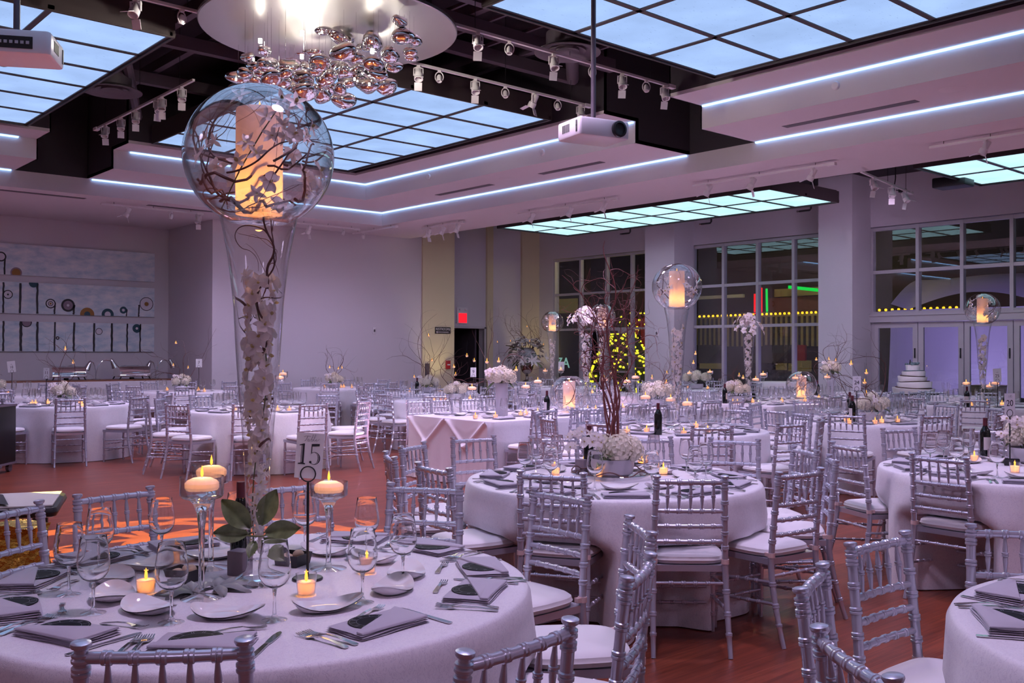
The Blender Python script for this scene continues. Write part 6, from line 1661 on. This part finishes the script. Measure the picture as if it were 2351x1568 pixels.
# black rack at the left edge of the room, and things by the dance floor
p = LD((-40-1175.5)*12.2/FOC, 12.2); t = empty('equipment_rack', p, -YAW); tag(t, 'black road case on casters at the left edge', 'road case')
MB().rbox(-.28, .28, -.3, .3, .10, .86, .012).obj('case_body', G['dull'], t)
b = MB()
for sx in (-1, 1):
    for sz in (.10, .84): b.box(sx*.275-.012, sx*.275+.012, -.31, .31, sz, sz+.025)
    b.box(sx*.275-.012, sx*.275+.012, -.312, -.295, .10, .86)
b.obj('metal_edging', G['greybox'], t)
for sx in (-1, 1):
    for sy in (-1, 1): MB().lathe([(0, -.02), (.05, -.02), (.05, .02), (0, .02)], 14, T=Matrix.Translation((sx*.22, sy*.24, .05)) @ Matrix.Rotation(R90, 4, 'Y')).obj('caster', G['greybox'], t)
p = LD((10-1175.5)*5.7/FOC, 5.7); t = empty('tray_table', p, -YAW+radians(20)); tag(t, 'low black-edged table with a pale top at left, lit orange', 'table')
MB().rbox(-.75, .32, -.32, .32, .60, .665, .03).obj('table_edge', G['dull'], t); MB().box(-.71, .29, -.29, .29, .665, .672).obj('pale_top', G['panelwhite'], t)
for sx in (-.6, .2):
    for sy in (-.22, .22): MB().tube([(sx, sy, .6), (sx, sy, 0)], .02, 8).obj('leg', G['dull'], t)
t = empty('gold_gift_bag', p+LD(.33, -.50), -YAW+.2); tag(t, 'crumpled gold foil bag in front of the low table at left', 'gift bag')
b = MB(); q = random.Random(3); rg = []
for z, w in ((0, .14), (.2, .16), (.4, .17), (.55, .15), (.62, .17)):
    rg.append([((w+q.uniform(-.015, .015))*cos(2*pi*k/16), (w*.6+q.uniform(-.02, .02))*sin(2*pi*k/16), z+q.uniform(-.012, .012)*(z > 0)) for k in range(16)])
b.rings(rg, smooth=False); b.obj('foil', G['gold'], t)
t = empty('black_folder', p+LD(-.22, .02, .672), -YAW-.3); tag(t, 'open black folder lying on the low table at left', 'folder')
MB().grid(lambda u, v: (-.3+.75*u*(1-.45*v), -.15+.3*v, .012+.05*abs(sin(u*6))*(1-u)), 14, 5).obj('cover', G['dull'], t)

# ------------------------------------------------------------------ labels
def finish():
    for (ph, tk), objs in REG.items():
        c, tn = TAB[tk]
        cz = see(c+Vector((0, 0, .8)))[2]
        sides = {'near': [], 'far': []}
        for o in objs:
            x, y, z = see(Vector(o.location)+Vector((0, 0, .1 if o.location.z > .1 else .8)))
            sides['near' if z < cz else 'far'].append((x, o))
        if tk in LT:
            sides = {'near': [], 'far': []}
            for o in objs: sides['near' if o.location.y < c.y else 'far'].append((see(o.location)[0], o))
        if len(objs) == 1: objs[0]['label'] = ph+' on '+tn if objs[0].location.z > .1 else ph+' at '+tn; continue
        for s, L in sides.items():
            L.sort(key=lambda t: t[0])
            for i, (x, o) in enumerate(L):
                w = ORD[min(i, len(ORD)-1)] if len(L) > 1 else 'the one'
                o['label'] = '%s, %s, %s side of %s' % (ph, w, s, tn) if len(L) > 1 else '%s, alone on %s side of %s' % (ph, s, tn)
                if len(o['label'].split()) > 16: o['label'] = o['label'].replace('silver bamboo-style chair with white cushion', 'silver chair, white cushion').replace(' in a small glass', '').replace(' in a stemmed glass', '')
finish()

# ================================================================== light
PINK = (.86, .64, 1.); WHT = (.80, .64, 1.)
def spot(x, y, z, tx, ty, tz, P, col=PINK, deg=120, size=.3):
    o = lamp('track_spot_light', 'SPOT', (x, y, z), P, col, size); o.data.spot_size = radians(deg); o.data.spot_blend = 1.; aim(o, (tx, ty, tz)); return o
K = 1.12
for x, y in ((1.5, 8.3), (3.4, 9.8), (7.0, 8.3), (9.0, 8.3), (7.5, 9.75), (9.5, 9.75), (5.26, 13.2), (5.26, 15.4), (5.26, 3.5), (5.26, 6.0), (2.0, 2.0), (8.6, 3.0)):
    spot(x, y, 4.65, x+.6, y+.3, 0, 262*K)
for x, y in ((12.8, 3.0), (12.8, 8.8), (12.8, 13.2), (12.6, 16.6), (11.0, 17.6), (6.6, 17.8), (8.3, 17.6), (1.0, 18.5), (-3, 14), (-3, 6), (-2.5, -1), (4, -2), (9, -2)):
    spot(x, y, 3.95, x+.3, y+.3, 0, 104*K, WHT, 165)
spot(14.6, 7.7, 3.9, 17, 10, 0, 130*K, PINK, 150); spot(16.2, 8.0, 3.9, 18, 14, 0, 130*K, PINK, 150); spot(16.2, 14.0, 3.9, 18, 17, 0, 130*K, PINK, 150)
# unseen magenta spots added near floor level to brighten the soffit and room
for x, y in ((-3.5, 3), (-3.5, 10), (-3.5, 16), (3.0, 19.0), (9.2, 16.6), (13.0, 16.4), (12.6, 11.2), (11.8, 6.9), (13.6, 3.0), (5.0, -2.6), (7.0, 10.6), (2.0, 7.0), (17.6, 13.5), (17.6, 4.0)):
    o = lamp('fill_uplight', 'SPOT', (x, y, .25), 64*K, (1., .52, .74), .2); o.data.spot_size = radians(150); o.data.spot_blend = 1.; aim(o, (x, y, 5))
# floor up-light that warms the cream pilasters, standing behind the tables
for x, y, tx, ty in ((14.9, 19.3, 15.1, 20), (18.9, 20.2, 19.1, 20.9)):
    o = lamp('fill_uplight', 'SPOT', (x, y, .15), 60, (1., .82, .42), .06); o.data.spot_size = radians(60); o.data.spot_blend = .8; aim(o, (tx, ty, 3.2))
# orange pattern projector over the dance floor
gp_ = LD(-2.75, 7.4)
o = lamp('gobo_projector', 'SPOT', (gp_.x-.8, gp_.y+.5, 4.6), 3800, (1., .80, .14), .008); o.data.spot_size = radians(50); o.data.spot_blend = .1
aim(o, (gp_.x, gp_.y, 0))
d = o.data; d.use_nodes = True; nt = d.node_tree; em = [n for n in nt.nodes if n.type == 'EMISSION'][0]
def mth(op, a, b_=None, c=None):
    n = nt.nodes.new('ShaderNodeMath'); n.operation = op
    for i, v in enumerate((a, b_, c)):
        if v is None: continue
        if isinstance(v, (int, float)): n.inputs[i].default_value = v
        else: nt.links.new(v, n.inputs[i])
    return n.outputs[0]
tc = nt.nodes.new('ShaderNodeTexCoord'); sx = nt.nodes.new('ShaderNodeSeparateXYZ'); nt.links.new(tc.outputs['Normal'], sx.inputs[0])
gx, gy = mth('DIVIDE', sx.outputs['X'], sx.outputs['Z']), mth('DIVIDE', sx.outputs['Y'], sx.outputs['Z'])
acc = 0.0
for cx, cy, r, w_ in ((0, 0, .33, .016), (.07, .05, .22, .012), (-.10, -.05, .26, .010), (.12, -.10, .11, .014), (-.16, .12, .14, .012), (.02, .20, .20, .010), (.16, .08, .16, .012)):
    dd = mth('SQRT', mth('ADD', mth('POWER', mth('ABSOLUTE', mth('SUBTRACT', gx, cx)), 2.0), mth('POWER', mth('ABSOLUTE', mth('SUBTRACT', gy, cy)), 2.0)))
    acc = mth('MAXIMUM', acc, mth('COMPARE', dd, r, w_))
for ca, sa, off, w_ in ((.94, .34, .02, .009), (.5, -.87, .05, .010)):
    acc = mth('MAXIMUM', acc, mth('COMPARE', mth('ADD', mth('MULTIPLY', gx, ca), mth('MULTIPLY', gy, sa)), off, w_))
for cx, cy, r in ((.10, -.02, .085), (-.06, .07, .06)):
    dd = mth('SQRT', mth('ADD', mth('POWER', mth('ABSOLUTE', mth('SUBTRACT', gx, cx)), 2.0), mth('POWER', mth('ABSOLUTE', mth('SUBTRACT', gy, cy)), 2.0)))
    acc = mth('MAXIMUM', acc, mth('LESS_THAN', dd, r))
nt.links.new(acc, em.inputs['Strength'])

w = bpy.data.worlds.new('night'); SC.world = w; w.use_nodes = True
bg = w.node_tree.nodes['Background']; bg.inputs[0].default_value = (.012, .014, .030, 1); bg.inputs[1].default_value = 1.0
SC.view_settings.view_transform = 'Standard'; SC.view_settings.look = 'None'; SC.view_settings.exposure = 0.06; SC.view_settings.gamma = 1.0
SC.view_settings.use_curve_mapping = False
cy_ = SC.cycles
cy_.use_denoising = True; cy_.use_adaptive_sampling = True; cy_.adaptive_threshold = .15; cy_.adaptive_min_samples = 12
cy_.max_bounces = 12; cy_.diffuse_bounces = 3; cy_.glossy_bounces = 3; cy_.transmission_bounces = 12; cy_.transparent_max_bounces = 24
cy_.caustics_reflective = False; cy_.caustics_refractive = False
cy_.sample_clamp_indirect = 3.0; cy_.sample_clamp_direct = 30.0; cy_.blur_glossy = .5
try: cy_.use_light_tree = True
except Exception: pass
